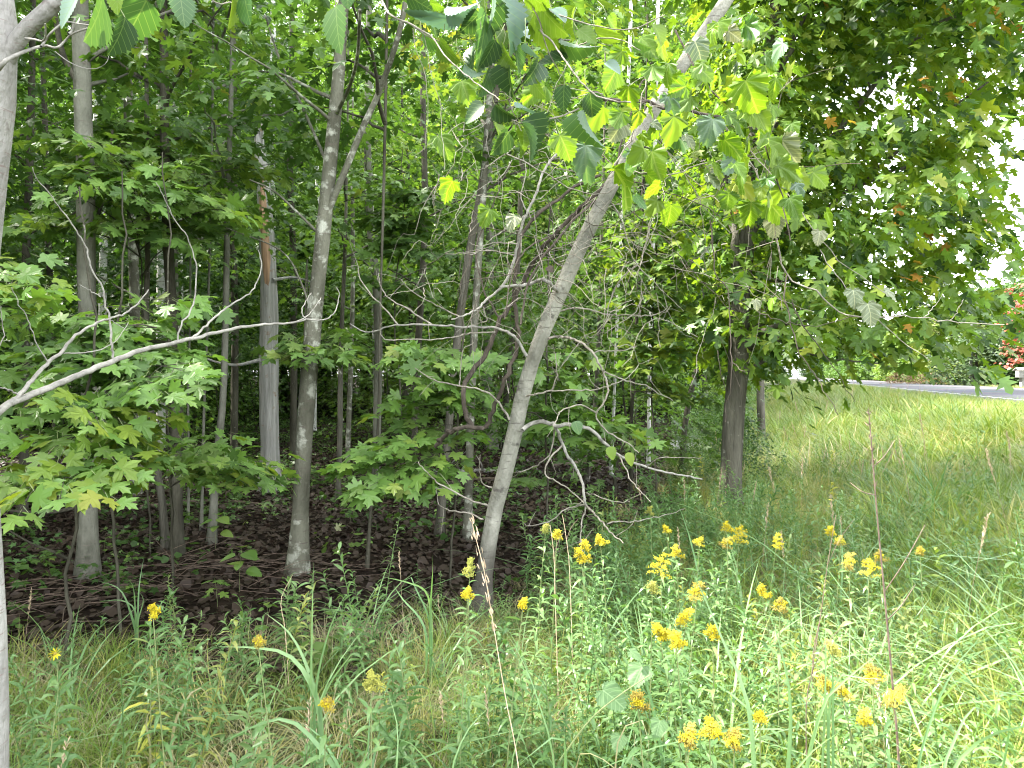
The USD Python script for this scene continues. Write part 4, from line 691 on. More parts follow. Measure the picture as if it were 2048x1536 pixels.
BR = [(Z5b, 7.0, 2.2, [(1215, 240), (1150, 180), (1110, 175), (1040, 205), (960, 212), (880, 225), (800, 295), (740, 350), (650, 390), (590, 410)]),
      (Z5b, 5.5, 3.5, [(880, 222), (925, 160), (960, 60), (985, -50), (1010, -150), (1080, -310), (1130, -450), (1190, -540), (1320, -640)]),
      (Z5b, 5.5, 2.0, [(1035, 622), (990, 540), (940, 490), (840, 456), (640, 450), (480, 440), (280, 440), (190, 460), (90, 480), (0, 430)]),
      (Z5b, 3.2, 1.4, [(480, 437), (330, 340), (230, 285), (185, 220), (165, 140)]), (Z5b, 3.0, 1.2, [(280, 437), (200, 340), (130, 270), (60, 170), (45, 90)]), (Z5b, 2.8, 1.2, [(640, 390), (500, 320), (370, 250), (300, 170)]),
      (Z5b, 2.6, 1.2, [(850, 480), (700, 490), (560, 515), (350, 525), (210, 525), (175, 470), (190, 400)]), (Z5b, 4.2, 1.4, [(935, 997), (890, 920), (840, 860), (760, 815), (650, 795), (540, 775), (450, 740), (380, 690)]),
      (Z5b, 2.4, 1.2, [(640, 793), (650, 680), (665, 580), (720, 545)]), (Z5b, 4.6, 1.8, [(1160, 520), (1220, 505), (1320, 525), (1400, 580), (1450, 650), (1490, 740), (1510, 820), (1490, 890), (1440, 950), (1450, 1000), (1520, 1070), (1620, 1130), (1690, 1190)]),
      (Z5b, 2.4, 1.2, [(1420, 600), (1470, 590), (1590, 590), (1680, 560)]), (Z5b, 2.8, 1.2, [(1488, 712), (1600, 760), (1740, 795), (1800, 840), (1890, 880)]), (Z5b, 2.8, 1.2, [(1440, 950), (1340, 905), (1240, 940), (1200, 1010)]),
      (Z5b, 3.2, 1.2, [(1030, 857), (1170, 825), (1300, 820), (1410, 820), (1510, 795), (1620, 750), (1690, 670)]), (Z5b, 2.2, 1.0, [(1180, 822), (1210, 740), (1205, 640), (1185, 560)]),
      (Z5b, 7.5, 2.6, [(1010, 1055), (1050, 1020), (1110, 1005), (1180, 1015), (1210, 1030), (1270, 1020), (1340, 1030), (1420, 1060), (1490, 1130), (1560, 1190), (1640, 1240), (1800, 1290), (1950, 1320), (2060, 1342)]),
      (Z5b, 6.0, 4.0, [(1205, 1030), (1240, 1130), (1280, 1210), (1340, 1310), (1365, 1370), (1370, 1450), (1380, 1492)]), (Z5b, 3.0, 1.4, [(1380, 1490), (1310, 1503), (1240, 1532), (1180, 1580), (1060, 1616), (1015, 1600)]),
      (Z8, 3.8, 1.4, [(1380, 0), (1440, 60), (1530, 160), (1600, 220)]), (Z8, 3.0, 1.3, [(1380, 0), (1360, 100), (1350, 180), (1365, 270)]), (Z8, 2.4, 1.0, [(1500, 110), (1580, 90), (1650, 95), (1830, 60), (1960, 20)]),
      (Z5b, 3.2, 1.2, [(1200, 1030), (1190, 1110), (1160, 1210), (1060, 1275), (1000, 1300), (920, 1350)]), (Z5b, 3.0, 1.8, [(1240, 1145), (1170, 1220), (1140, 1310), (1200, 1350), (1280, 1400), (1380, 1490)]),
      (Z5b, 2.6, 1.0, [(1565, 1195), (1620, 1290), (1660, 1370), (1760, 1470)]), (Z5b, 2.2, 1.0, [(1375, 1420), (1450, 1440), (1550, 1475), (1640, 1470)]), (Z5b, 2.2, 1.0, [(1740, 1270), (1800, 1220), (1900, 1215), (2060, 1217)]),
      (Z5b, 3.6, 1.3, [(805, 1497), (700, 1460), (580, 1400), (500, 1350), (440, 1290), (395, 1240)]), (Z5b, 2.4, 1.0, [(832, 1390), (780, 1370), (760, 1300), (760, 1200)]), (Z5b, 3.4, 1.2, [(1235, 357), (1310, 340), (1400, 350), (1500, 375), (1600, 380), (1780, 380), (1860, 340)]),
      (Z8, 3.0, 1.2, [(780, 80), (700, 50), (620, 35), (560, 20), (520, -10), (505, -100)]), (Z5b, 2.6, 1.0, [(780, 330), (800, 420), (740, 400)]), (Z5b, 2.4, 1.0, [(700, 30), (800, 0), (900, 20), (960, 10)]), (Z5b, 2.4, 1.0, [(960, 30), (820, 5), (700, 15), (560, 25)]),
      (Z5b, 2.2, 0.9, [(960, 212), (1000, 270), (930, 330), (830, 360)]), (Z5b, 2.2, .9, [(840, 220), (815, 170), (850, 90), (890, 20)]), (Z5b, 2.0, .9, [(1040, 205), (1090, 140), (1120, 60), (1105, -40)]),
      (Z5b, 2.6, 1.0, [(1270, 120), (1190, 60), (1150, -20), (1120, -90)]), (Z2, 3.4, 1.2, [(1470, 1140), (1560, 1230), (1620, 1390), (1660, 1530)]), (Z5b, 2.4, .9, [(1625, -10), (1680, 90), (1800, 210), (1950, 355)]), (Z5b, 2.6, 1.0, [(1680, 90), (1590, 160), (1530, 270), (1500, 400), (1480, 480), (1470, 560)]),
      (Z2, 2.0, .9, [(1000, 1480), (990, 1350), (900, 1400), (800, 1450), (650, 1480)]), (Z2, 2.2, .9, [(980, 1430), (850, 1420), (760, 1440), (700, 1420)]), (Z2, 2.4, .9, [(1060, 1280), (1000, 1150), (1030, 1000), (1000, 880)]),
      (Z2, 2.4, 1.0, [(1080, 1230), (960, 1300), (850, 1380), (800, 1420)]), (Z2, 2.6, 1.0, [(1150, 1470), (1250, 1440), (1330, 1405)]), (Z2, 2.0, .8, [(1075, 1240), (1100, 1420), (1115, 1530)]), (Z5b, 2.0, .8, [(930, 840), (915, 740), (945, 650), (985, 570), (1045, 530)])]
CURVES = {}
for fn, w0, w1, P in BR:
    key = tuple(P[0])
    b = depth_wander(fn(P), YB, rng, .30)
    n = max(8, 4 * len(P)); s = spline(np.array(b), n); jit = rng.normal(0, .0025, (n, 3)); jit[0] = 0; s = s + jit
    r = (w0 + (w1 - w0) * np.linspace(0, 1, n)) * YB / FPX * .62
    obj('bare_branch', tube(s, r, 6), M['twig'] if w0 < 5.2 else M['twig_pale'], asp, smooth=True)
    if w0 > 2.5:                                          # short side spurs
        for _ in range(rng.integers(1, 4)):
            k = rng.integers(n // 3, n); d = nrm(rng.normal(0, 1, 3)); e = s[k] + d * rng.uniform(.06, .22)
            obj('twig', branch_mesh([s[k], (s[k] + e) / 2 + rng.normal(0, .012, 3), e], .0022, .001, 4, 6), M['twig'], asp, smooth=True)
for x, y, m in ((1218, 893, 'maple_yellow'), (1255, 905, 'maple_yellow'), (1150, 842, 'aspen_mid'), (1095, 533, 'straw')):
    o = at(x, y, 4.3)
    if m == 'straw': obj('leaf', leaves(ASPEN, o, V3(.4, -.3, -.5), V3(.1, -1, .4), .05), M['litter'], asp); continue
    obj('leaf', leaves(ASPEN, o, V3(.3, -.2, -.9), V3(.3, -1, .3), .085), M[m], asp, smooth=True, uv=ASPEN[2])
# crown of the aspen, above the frame
Cs, Ds = [], []
for k in range(10):
    z = rng.uniform(4.6, 8.2); b = on(q, z); a = rng.uniform(0, 6.28); l = rng.uniform(.8, 1.9); d = V3(math.cos(a), math.sin(a), .3); e = b + d * l
    obj('limb', branch_mesh([b, (b + e) / 2 + V3(0, 0, .1), e], .018, .004, 6), M['aspen_bark'], asp, smooth=True)
    for j in range(5): Cs.append(b + d * l * rng.uniform(.4, 1.1)); Ds.append(nrm(d * V3(1, 1, 0)))
obj('crown', leaves((ASPEN[0], ASPEN[1]), *discs(rng, np.array(Cs), np.array(Ds), .085, 8, .35, tilt=.6, droop=(.4, 1.5))), M['aspen_mid'], asp, kind='stuff')

# ------------------------------------------------------------------ the near aspen at the left edge, and its twigs hanging into the top of the picture
near, q = px_trunk('near_aspen', 'close white-barked aspen trunk cut by the left frame edge', 'tree', [(-38, 2090), (-40, 1800), (-36, 1540), (-36, 1400), (-42, 1200), (-52, 1085), (-60, 950), (-66, 800), (-64, 640), (-54, 495), (-42, 376), (-27, 256), (-16, 165), (-10, 90), (-24, 0), (-40, -120), (-60, -300)], (108, 104, 102, 102, 100, 98), 1.75, M['birch_bark'], 7, sides=24, rough=.05, seed=17, flare=1.1)
YN = 1.75
fork = [at(x, y, Y) for x, y, Y in ((10, 125, 1.75), (40, 72, 1.74), (68, 44, 1.73), (110, 6, 1.72), (180, -60, 1.75), (320, -150, 1.85), (560, -190, 2.0), (800, -170, 2.15), (1000, -110, 2.2))]
obj('limb', tube(spline(np.array(fork), 30), np.linspace(.0185, .006, 30), 12, rough=.05), M['birch_bark'], near, smooth=True)
Z1 = lambda p, Y: [at(a / 2.926, b / 2.926, Y) for a, b in p]
Z4 = lambda p, Y: [at(a / 2.926, 500 + b / 2.926, Y) for a, b in p]
for P, w0, w1 in ((Z1([(-20, 420), (20, 370), (60, 340), (150, 300), (260, 268), (330, 280), (380, 240), (430, 195), (540, 160), (640, 150)], 1.7), 9, 3), (Z1([(240, 272), (265, 240), (300, 190), (380, 130), (460, 140), (560, 150)], 1.7), 5, 2), (Z1([(150, 225), (200, 230), (250, 240), (268, 200), (265, 140)], 1.7), 5, 3),
                  (Z1([(320, 300), (400, 360), (480, 395), (560, 402), (620, 370), (640, 315)], 1.75), 2.2, 1.2), (Z1([(400, 200), (420, 180), (440, 110)], 1.7), 5, 4)):
    obj('twig', branch_mesh(depth_wander(P, YN, rng, .12), w0 / 2 * 1.75 / FPX, w1 / 2 * 1.75 / FPX, 7), M['twig_pale'], near, smooth=True)
main = [(-160, 1010), (-60, 985), (0, 945), (60, 900), (200, 840), (350, 780), (500, 715), (660, 650), (830, 585), (1000, 550), (1120, 520), (1280, 480), (1420, 450), (1560, 435), (1720, 425), (1790, 405)]
def lane(P, f=Z4):                                        # the bare branch runs away from the viewer as it goes right
    return [f([p], 1.8 + .85 * np.clip(p[0], 0, 2000) / 1790)[0] for p in P]
for P, w0, w1, f in ((main, 13, 3.4, Z4), ([(1790, 405), (1890, 410), (1960, 360), (1985, 270), (1970, 220)], 3, 1.5, Z4), ([(1790, 405), (1765, 360), (1790, 300), (1820, 250)], 2.6, 1.4, Z4), ([(1720, 425), (1780, 400), (1830, 350), (1880, 280)], 2.4, 1.3, Z4),
                  ([(20, 930), (60, 895), (110, 850), (190, 760), (280, 660), (360, 600), (430, 510), (560, 430), (640, 400), (740, 365), (820, 300), (870, 230)], 8, 2, Z4), ([(665, 648), (650, 530), (640, 400), (610, 280), (590, 200), (545, 130), (510, 0), (500, -30), (400, -180), (330, -270), (280, -340), (210, -420), (190, -480)], 4.2, 1.6, Z4),
                  ([(1040, 540), (1060, 440), (1120, 350), (1140, 260), (1150, 120), (1125, 0), (1080, -100), (1020, -180), (970, -280), (920, -390)], 3.4, 1.4, Z4), ([(1120, 520), (1200, 450), (1260, 390), (1370, 310), (1450, 260), (1500, 200), (1530, 100), (1510, 0)], 4.6, 1.6, Z4),
                  ([(280, 655), (220, 560), (160, 400), (110, 320), (70, 220)], 2.4, 1.2, Z4), ([(370, 605), (500, 600), (620, 570), (700, 510), (750, 420)], 2.4, 1.2, Z4), ([(590, 275), (540, 245), (470, 205)], 2, 1.2, Z4), ([(110, 842), (60, 825), (0, 800), (-60, 770)], 3, 2, Z4), ([(640, 400), (700, 440), (745, 470)], 1.8, 1, Z4), ([(0, 560), (20, 500), (0, 330)], 2, 1.2, Z4)):
    b = lane(P, f); n = max(8, 4 * len(P)); s = spline(np.array(b), n); jit = rng.normal(0, .0012, (n, 3)); jit[0] = 0
    obj('bare_branch', tube(s + jit, (w0 + (w1 - w0) * np.linspace(0, 1, n)) / 2 * (np.linalg.norm(s - V3(0, 0, EYE), axis=1)) / FPX, 8), M['twig_pale'], near, smooth=True)
ZA = lambda x, y: (820 + x / 5.12, y / 5.12)
Zb = lambda x, y: (x / 5.12, y / 5.12)
LV = []
for f, rows, Yl in ((Zb, [((1500, 0), (1245, 515), .8, 'aspen_mid'), ((1280, 180), (1180, 625), .6, 'aspen_dark'), ((1840, -60), (1910, 300), .95, 'aspen_mid'), ((800, -60), (560, 300), .55, 'aspen_blue'), ((1050, -40), (970, 490), .35, 'aspen_mid'), ((1200, -180), (1180, 170), .7, 'aspen_bright'), ((2500, -80), (2540, 270), .7, 'aspen_mid'), ((2380, -100), (2400, 330), .3, 'aspen_bright'), ((3440, 60), (3455, 590), .62, 'aspen_mid'), ((3560, -120), (3560, 110), .9, 'aspen_mid'), ((1700, -150), (1590, 120), .6, 'aspen_dark'), ((840, -160), (850, 60), .5, 'aspen_bright'), ((2900, -200), (2960, 60), .7, 'aspen_mid'), ((2150, -220), (2100, 40), .7, 'aspen_dark')], 1.62),
                    (ZA, [((710, 130), (550, 330), .8, 'aspen_dark'), ((480, 220), (-20, 150), .35, 'aspen_blue'), ((780, 140), (720, 690), .42, 'aspen_mid'), ((840, -40), (850, 380), .35, 'aspen_dark'), ((900, -30), (1110, 455), .45, 'aspen_blue'), ((870, 410), (750, 690), .7, 'aspen_dark'), ((1010, 660), (990, 965), .85, 'aspen_dark'), ((1310, 640), (1220, 850), .85, 'aspen_dark'), ((1620, 590), (1320, 620), .4, 'aspen_dark'), ((1580, 870), (1560, 1125), .85, 'aspen_dark'), ((1840, 945), (1880, 1195), .98, 'aspen_dark'), ((1790, 1130), (1830, 1500), .6, 'aspen_mid'),
                          ((760, 1080), (560, 1230), .7, 'aspen_dark'), ((870, 1070), (1055, 1245), .65, 'aspen_dark'), ((820, 700), (750, 970), .6, 'aspen_mid'), ((1080, 1100), (1310, 1155), .35, 'aspen_blue'), ((1010, 1350), (880, 1570), .8, 'aspen_dark'), ((1130, 1255), (1360, 1540), .55, 'aspen_dark'), ((1080, 1340), (1200, 1530), .45, 'aspen_bright'), ((1080, 60), (1340, 320), .5, 'aspen_bright'), ((1330, 60), (1550, 370), .55, 'aspen_bright'), ((1700, 60), (1620, 370), .75, 'aspen_bright'), ((1280, 130), (1490, 540), .55, 'aspen_bright'), ((1720, 300), (1900, 420), .8, 'aspen_bright'),
                          ((1540, 400), (1870, 560), .45, 'aspen_mid'), ((300, 420), (450, 640), .55, 'aspen_bright'), ((870, 270), (970, 500), .6, 'aspen_bright'), ((640, 470), (610, 670), .6, 'aspen_dark'), ((120, 320), (275, 485), .45, 'aspen_mid'), ((-40, -60), (210, 110), .8, 'aspen_dark'), ((200, 190), (300, 360), .7, 'aspen_dark'), ((1130, 280), (1315, 410), .55, 'aspen_blue'), ((1180, 440), (1300, 610), .4, 'aspen_blue'), ((950, 470), (1010, 680), .7, 'aspen_bright'), ((1060, 430), (1150, 710), .4, 'aspen_mid'), ((1180, -80), (1400, 100), .6, 'aspen_bright'), ((1500, -120), (1790, 60), .7, 'aspen_bright'),
                          ((380, 60), (640, 150), .5, 'aspen_blue'), ((2000, 640), (2150, 720), .6, 'aspen_blue'), ((1450, 90), (1590, 180), .6, 'aspen_blue'), ((2020, 180), (2130, 300), .9, 'aspen_bright'), ((1900, 330), (2150, 380), .5, 'aspen_bright'), ((1250, 830), (1360, 1000), .6, 'aspen_bright'), ((200, 20), (330, 90), .6, 'aspen_bright'), ((620, -90), (780, 100), .7, 'aspen_bright'), ((1220, 1180), (1420, 1320), .6, 'aspen_bright'), ((560, 650), (690, 820), .4, 'aspen_mid'), ((880, 1260), (960, 1420), .5, 'aspen_bright'), ((1380, -40), (1300, 130), .6, 'aspen_bright'), ((1000, -60), (1060, 120), .5, 'aspen_bright'), ((2300, 420), (2440, 520), .6, 'aspen_mid'), ((2500, 250), (2600, 420), .6, 'aspen_bright')], 2.15)):
    for b, e, w, m in rows: LV.append((f(*b), f(*e), w, m, Yl + rng.uniform(-.16, .16)))
for _ in range(70):                                       # the same spray above the frame
    x, y = rng.uniform(300, 1500), rng.uniform(-420, -60); a = rng.normal(0, .5)
    LV.append(((x, y), (x + 75 * math.sin(a), y + 75 * math.cos(a)), rng.uniform(.4, .95), rng.choice(['aspen_dark', 'aspen_mid', 'aspen_bright']), rng.uniform(1.75, 2.4)))
stalk = []
for b, e, w, m, Y in LV:
    o, t_ = at(*b, Y), at(*e, Y + rng.normal(0, .02)); d = t_ - o; L = np.linalg.norm(d); d = d / L
    c = nrm(V3(0, 0, EYE) - o); s = nrm(np.cross(d, c)); a = math.acos(w) * rng.choice([-1, 1]); n = c * math.cos(a) + s * math.sin(a)
    if m == 'aspen_bright' or rng.random() < .2: n = n + V3(0, 0, .3)
    obj('leaf', leaves(ASPEN if Y < 1.95 or rng.random() < .6 else ASPEN_B, o, d, n, L * (1.1 if Y > 1.95 else .92), np.array([rng.uniform(.4, 2.0)])), M[m], near, smooth=True, uv=ASPEN[2])
    e2 = o + V3(rng.normal(0, .012), rng.normal(0, .02), rng.uniform(.03, .07)); stalk.append(tube(spline(np.array([o, (o + e2) / 2 + rng.normal(0, .006, 3), e2]), 5), .0011, 4))
obj('leaf_stalks', join(stalk), M['stem'], near, smooth=True, kind='stuff')
for P, w0, w1 in (([(690, -60), (756, -6), (782, 30), (820, 48), (866, 75), (890, 112), (950, 164), (1000, 200)], 5.5, 2), ([(820, 48), (870, 80), (932, 99)], 3, 1.6), ([(1080, 60), (1110, 92), (1140, 136), (1178, 181), (1212, 198), (1262, 206)], 4, 3), ([(1018, 200), (1030, 235), (1042, 262)], 3, 1.6), ([(1158, 217), (1110, 236), (1050, 246), (1024, 240)], 4, 2), ([(1158, 90), (1195, 78), (1236, 78), (1280, 100)], 3, 1.6),
                  ([(940, -80), (950, -20), (958, 24), (962, 60)], 4, 2), ([(960, -100), (1030, -30), (1075, 30), (1092, 92), (1120, 150)], 5, 2), ([(1092, 20), (1150, 40), (1250, 60), (1330, 30)], 3, 2), ([(390, -130), (400, -40), (430, 4), (470, 6)], 4, 2), ([(300, -120), (296, -20), (293, 4)], 3, 1.6), ([(690, -60), (672, -10), (672, 20)], 3, 1.6), ([(826, 58), (832, 100), (850, 150), (855, 230), (848, 300)], 1.8, 1), ([(848, 60), (862, 150), (880, 200), (884, 260), (890, 340)], 1.8, 1)):
    b = depth_wander([at(x, y, 2.1 if x > 600 else 1.68) for x, y in P], 2.0, rng, .1); obj('twig', branch_mesh(b, w0 / 2 * 2.0 / FPX, w1 / 2 * 2.0 / FPX, 6, None, .001, rng), M['twig'], near, smooth=True)

# fine dead twigs tangled round the trunk
for k in range(85):
    a = at(rng.uniform(860, 1330), rng.uniform(230, 640), rng.uniform(4.0, 4.9)); d = nrm(V3(rng.normal(0, .8), rng.normal(0, .5), rng.normal(-.35, .6))); l = rng.uniform(.25, .8)
    P = [a + d * l * s + np.cumsum(rng.normal(0, .03, 3)) - V3(0, 0, .12 * l * s * s) for s in np.linspace(0, 1, 6)]
    obj('twig', branch_mesh(P, rng.uniform(.0018, .0032), .0009, 4, 14, .004, rng), M['twig'], asp, smooth=True)
# ------------------------------------------------------------------ wild grape vine climbing the aspen
vine = thing('grape_vine', 'brown wild grape vine with large yellow-green leaves, climbing the leaning aspen', 'vine')
YV = 4.0
def vpx(P, Y): return [at(x, y, Y) for x, y in P]
for P, w0, w1, Y in (([(946, 855), (932, 831), (926, 794), (929, 770), (953, 732), (984, 684), (1001, 643), (1028, 602), (1062, 534), (1100, 480), (1160, 420), (1215, 370), (1270, 310), (1300, 250)], 11, 8, 4.75), ([(970, 855), (984, 825), (1008, 763), (1028, 719), (1037, 671), (1030, 602), (1031, 551), (1040, 480), (1075, 430), (1140, 380), (1200, 350)], 9, 6, 4.8), ([(871, 893), (891, 869), (919, 857), (946, 853), (970, 857)], 8, 9, 4.8),
                     ([(1000, 640), (960, 560), (955, 480), (990, 400), (1020, 330)], 4, 2, 4.7), ([(1105, 470), (1050, 500), (1020, 560), (1010, 640)], 4, 2, 4.6), ([(1180, 185), (1230, 200), (1290, 205), (1350, 215), (1440, 235)], 8, 6, 4.3), ([(1190, 400), (1120, 470), (1060, 560), (1040, 650)], 6, 4, 4.55), ([(1215, 345), (1250, 300), (1280, 220), (1295, 130)], 3.5, 2, 3.9), ([(1240, 340), (1290, 345), (1340, 350), (1400, 330), (1470, 320), (1520, 315)], 3, 2, 3.9),
                     ([(1240, 350), (1300, 375), (1380, 400), (1440, 430)], 3, 1.6, 4.0), ([(1000, 300), (1080, 340), (1150, 380), (1220, 385), (1260, 330)], 3, 2, 4.0), ([(1350, 60), (1420, 180), (1510, 250), (1560, 380), (1580, 480)], 4, 2, 3.8), ([(1440, 235), (1500, 330), (1540, 420), (1573, 550), (1626, 579), (1683, 626), (1720, 633), (1786, 633), (1847, 635), (1912, 643), (2008, 650)], 4.5, 1.8, 3.9), ([(1573, 551), (1570, 590), (1574, 620), (1600, 705), (1628, 750), (1656, 794), (1680, 832)], 3, 1.4, 3.9),
                     ([(1584, 603), (1608, 654), (1656, 719), (1710, 804)], 2.6, 1.2, 3.8), ([(1420, 440), (1430, 545), (1454, 579), (1461, 654), (1464, 722), (1461, 780), (1454, 808), (1453, 845)], 3, 1.4, 4.0), ([(1471, 599), (1512, 623), (1560, 640), (1601, 651), (1638, 651), (1690, 637), (1720, 633)], 2.4, 1.4, 3.8), ([(1640, 500), (1680, 560), (1740, 620), (1800, 680), (1860, 720)], 2.4, 1.2, 3.7), ([(1435, 700), (1440, 740), (1452, 780)], 2, 1.2, 4.0), ([(1465, 725), (1480, 738), (1492, 745)], 2, 1.2, 4.0),
                     ([(1260, 420), (1330, 480), (1400, 560), (1480, 640)], 2.4, 1.2, 4.2), ([(1300, 200), (1330, 300), (1390, 380), (1410, 480)], 2.4, 1.4, 4.0), ([(1500, 300), (1600, 420), (1660, 500), (1770, 590)], 2.4, 1.2, 3.7), ([(1900, 640), (1912, 625), (1926, 600)], 1.6, 1, 3.9), ([(1847, 635), (1865, 615), (1887, 588)], 2, 1, 3.9), ([(1240, 345), (1180, 290), (1090, 270), (1020, 245)], 3, 1.6, 3.8), ([(1230, 345), (1250, 250), (1290, 160), (1345, 120)], 5, 3, 4.2)):
    b = depth_wander(vpx(P, Y), Y, rng, .22); thin = w0 < 4.6
    obj('vine_stem', branch_mesh(b, w0 / 2 * Y / FPX, w1 / 2 * Y / FPX, 6, None, .004 if thin else .006, rng), M['twig'] if thin and rng.random() < .7 else M['vine'], vine, smooth=True)
for _ in range(110):                                       # tangle of tendrils round the trunk
    c = at(rng.uniform(900, 1560), rng.uniform(170, 640), rng.uniform(3.8, 4.6)); a = c + rng.normal(0, .16, 3); b = c + rng.normal(0, .2, 3) - V3(0, 0, .15)
    obj('tendril', branch_mesh([a, c, b], .0022, .0012, 4, 9, .008, rng), M['twig'] if rng.random() < .6 else M['vine'], vine, smooth=True)
GL = [(1178, 315, 72), (1222, 365, 82), (1305, 325, 66), (1212, 236, 60), (1242, 240, 46), (1350, 252, 58), (1118, 290, 58), (1090, 190, 54), (1072, 246, 44), (926, 180, 52), (876, 290, 52), (905, 378, 46), (980, 432, 40), (1532, 308, 92), (1548, 350, 56), (1560, 300, 60), (1488, 185, 72), (1424, 257, 56), (1505, 232, 56), (1553, 225, 46), (1536, 425, 64), (1590, 412, 46), (1546, 452, 42), (1655, 440, 46), (1440, 300, 60), (1450, 190, 60), (1400, 150, 50), (1470, 120, 46), (1300, 150, 52), (1240, 160, 56), (1380, 210, 54), (1420, 340, 50), (1470, 380, 46), (1500, 420, 44), (1620, 360, 44), (1390, 100, 48), (1330, 90, 52), (1280, 100, 50), (1440, 60, 46), (1350, 170, 50), (1520, 380, 50), (1260, 190, 52), (1455, 250, 60), (1490, 280, 56), (1545, 606, 26)]
for x, y, s in GL + [(rng.uniform(1240, 1600), rng.uniform(60, 430), rng.uniform(24, 50)) for _ in range(70)]:
    Y = rng.uniform(3.2, 3.9); o = at(x + rng.normal(0, 4), y - s * .35, Y); c = nrm(V3(0, 0, EYE) - o)
    d = nrm(V3(rng.normal(.2, .55), rng.normal(-.1, .3), -rng.uniform(.4, 1.0))); n = nrm(c * rng.uniform(-.3, 1) + V3(rng.normal(0, .6), rng.normal(0, .3), rng.uniform(.1, 1.0)))
    mm = rng.choice(['grape', 'grape', 'maple_yellow', 'aspen_bright', 'aspen_mid', 'grape_pale'], p=[.34, .2, .12, .14, .12, .08])
    obj('leaf', leaves(GRAPE, o, d, n, s * Y / FPX * .92, np.array([rng.uniform(.4, 4.0)])), M[mm], vine, smooth=True, uv=GRAPE[2])
for x, y, s in ((1706, 588, 52), (1735, 615, 62), (1030, 440, 46), (1510, 608, 30), (1770, 590, 40), (1640, 470, 40), (1415, 360, 50), (1370, 280, 44)):
    o = at(x, y - 8, 3.5); obj('leaf', leaves(GRAPE, o, V3(rng.normal(.3, .4), -.2, -.5), V3(.1, -.6, .8), s * 2.5 / FPX, np.array([2.0])), M['grape_pale'], vine, smooth=True, uv=GRAPE[2])
# ------------------------------------------------------------------ meadow: grass and leafy weeds nobody could count
def blades(rng, n, R, h, w, bend, segs=5, spread=.35):
    a = rng.uniform(0, 2 * np.pi, n); r = R * np.sqrt(rng.uniform(0, 1, n)); B = np.column_stack([np.cos(a) * r, np.sin(a) * r, np.full(n, -.02)])
    az = rng.uniform(0, 2 * np.pi, n); H = h * rng.uniform(.55, 1.15, n); W = w * rng.uniform(.7, 1.3, n); k = bend * rng.uniform(.3, 1.3, n); l = spread * rng.uniform(.1, 1, n)
    s = np.linspace(0, 1, segs + 1); D = np.column_stack([np.cos(az), np.sin(az), 0 * az]); S = np.column_stack([-np.sin(az), np.cos(az), 0 * az])
    tw = rng.normal(0, .8, n)
    out = (l[:, None] * s + k[:, None] * s ** 2.2) * H[:, None]; up = (s - .42 * k[:, None] * s ** 2.6) * H[:, None]
    P = B[:, None] + D[:, None] * out[..., None] + V3(0, 0, 1) * up[..., None]
    wid = W[:, None] * np.clip(1.15 - s ** 2.2, .12, 1) * (.55 + .45 * np.minimum(1, s * 3))
    T = S[:, None] * np.cos(tw[:, None] * s)[..., None] + D[:, None] * np.sin(tw[:, None] * s)[..., None]
    L_, R_ = P - T * wid[..., None] / 2, P + T * wid[..., None] / 2
    V = np.concatenate([L_[:, :segs], R_[:, :segs], P[:, -1:]], 1); m = 2 * segs + 1
    f = [[i, segs + i, segs + i + 1] for i in range(segs - 1)] + [[i, segs + i + 1, i + 1] for i in range(segs - 1)] + [[segs - 1, 2 * segs - 1, 2 * segs]]
    return V.reshape(-1, 3), (np.array(f)[None] + (np.arange(n) * m)[:, None, None]).reshape(-1, 3)
def lance(rng, O, D, L, W, droop):
    """Narrow pointed leaves arching down; four cross sections each."""
    n = len(O); D = nrm(D); S = nrm(np.cross(D, V3(0, 0, 1)) + rng.normal(0, .25, (n, 3))); s = np.array([0, .3, .65, 1.0]); wd = np.array([.25, 1, .75, 0])
    P = O[:, None] + D[:, None] * (s * L[:, None])[..., None] - V3(0, 0, 1) * (droop[:, None] * s ** 2 * L[:, None])[..., None]
    N = np.cross(S, D) * .22
    Lf = P[:, :3] - (S[:, None] - N[:, None]) * (wd[:3] * W[:, None] / 2)[..., None]; Rt = P[:, :3] + (S[:, None] + N[:, None]) * (wd[:3] * W[:, None] / 2)[..., None]
    V = np.concatenate([Lf, P, Rt], 1)                     # 3 + 4 + 3
    f = np.array([[0, 3, 4], [0, 4, 1], [1, 4, 5], [1, 5, 2], [2, 5, 6], [3, 7, 8], [3, 8, 4], [4, 8, 9], [4, 9, 5], [5, 9, 6]])
    return V.reshape(-1, 3), (f[None] + (np.arange(n) * 10)[:, None, None]).reshape(-1, 3)
def forb(rng, h, n, L, W, lean=.12, bare=.12):
    a = rng.uniform(0, 6.28); e = V3(math.cos(a) * lean, math.sin(a) * lean, h); st = spline(np.array([V3(0, 0, -.03), e * V3(.3, .3, .5), e]), 8)
    t = np.linspace(bare, 1, n); O = np.stack([np.interp(t, np.linspace(0, 1, 8), st[:, k]) for k in range(3)], 1)
    az = np.arange(n) * 2.4 + rng.normal(0, .3, n); D = np.column_stack([np.cos(az), np.sin(az), rng.uniform(.1, .7, n) + .9 * t ** 3])
    ll = L * (1 - .45 * np.abs(t - .55)) * rng.uniform(.75, 1.15, n)
    return tube(st, np.linspace(.0032, .0015, 8), 5), lance(rng, O, D, ll, np.full(n, W) * rng.uniform(.8, 1.2, n), rng.uniform(.2, .9, n)), e
rng = np.random.default_rng(500)
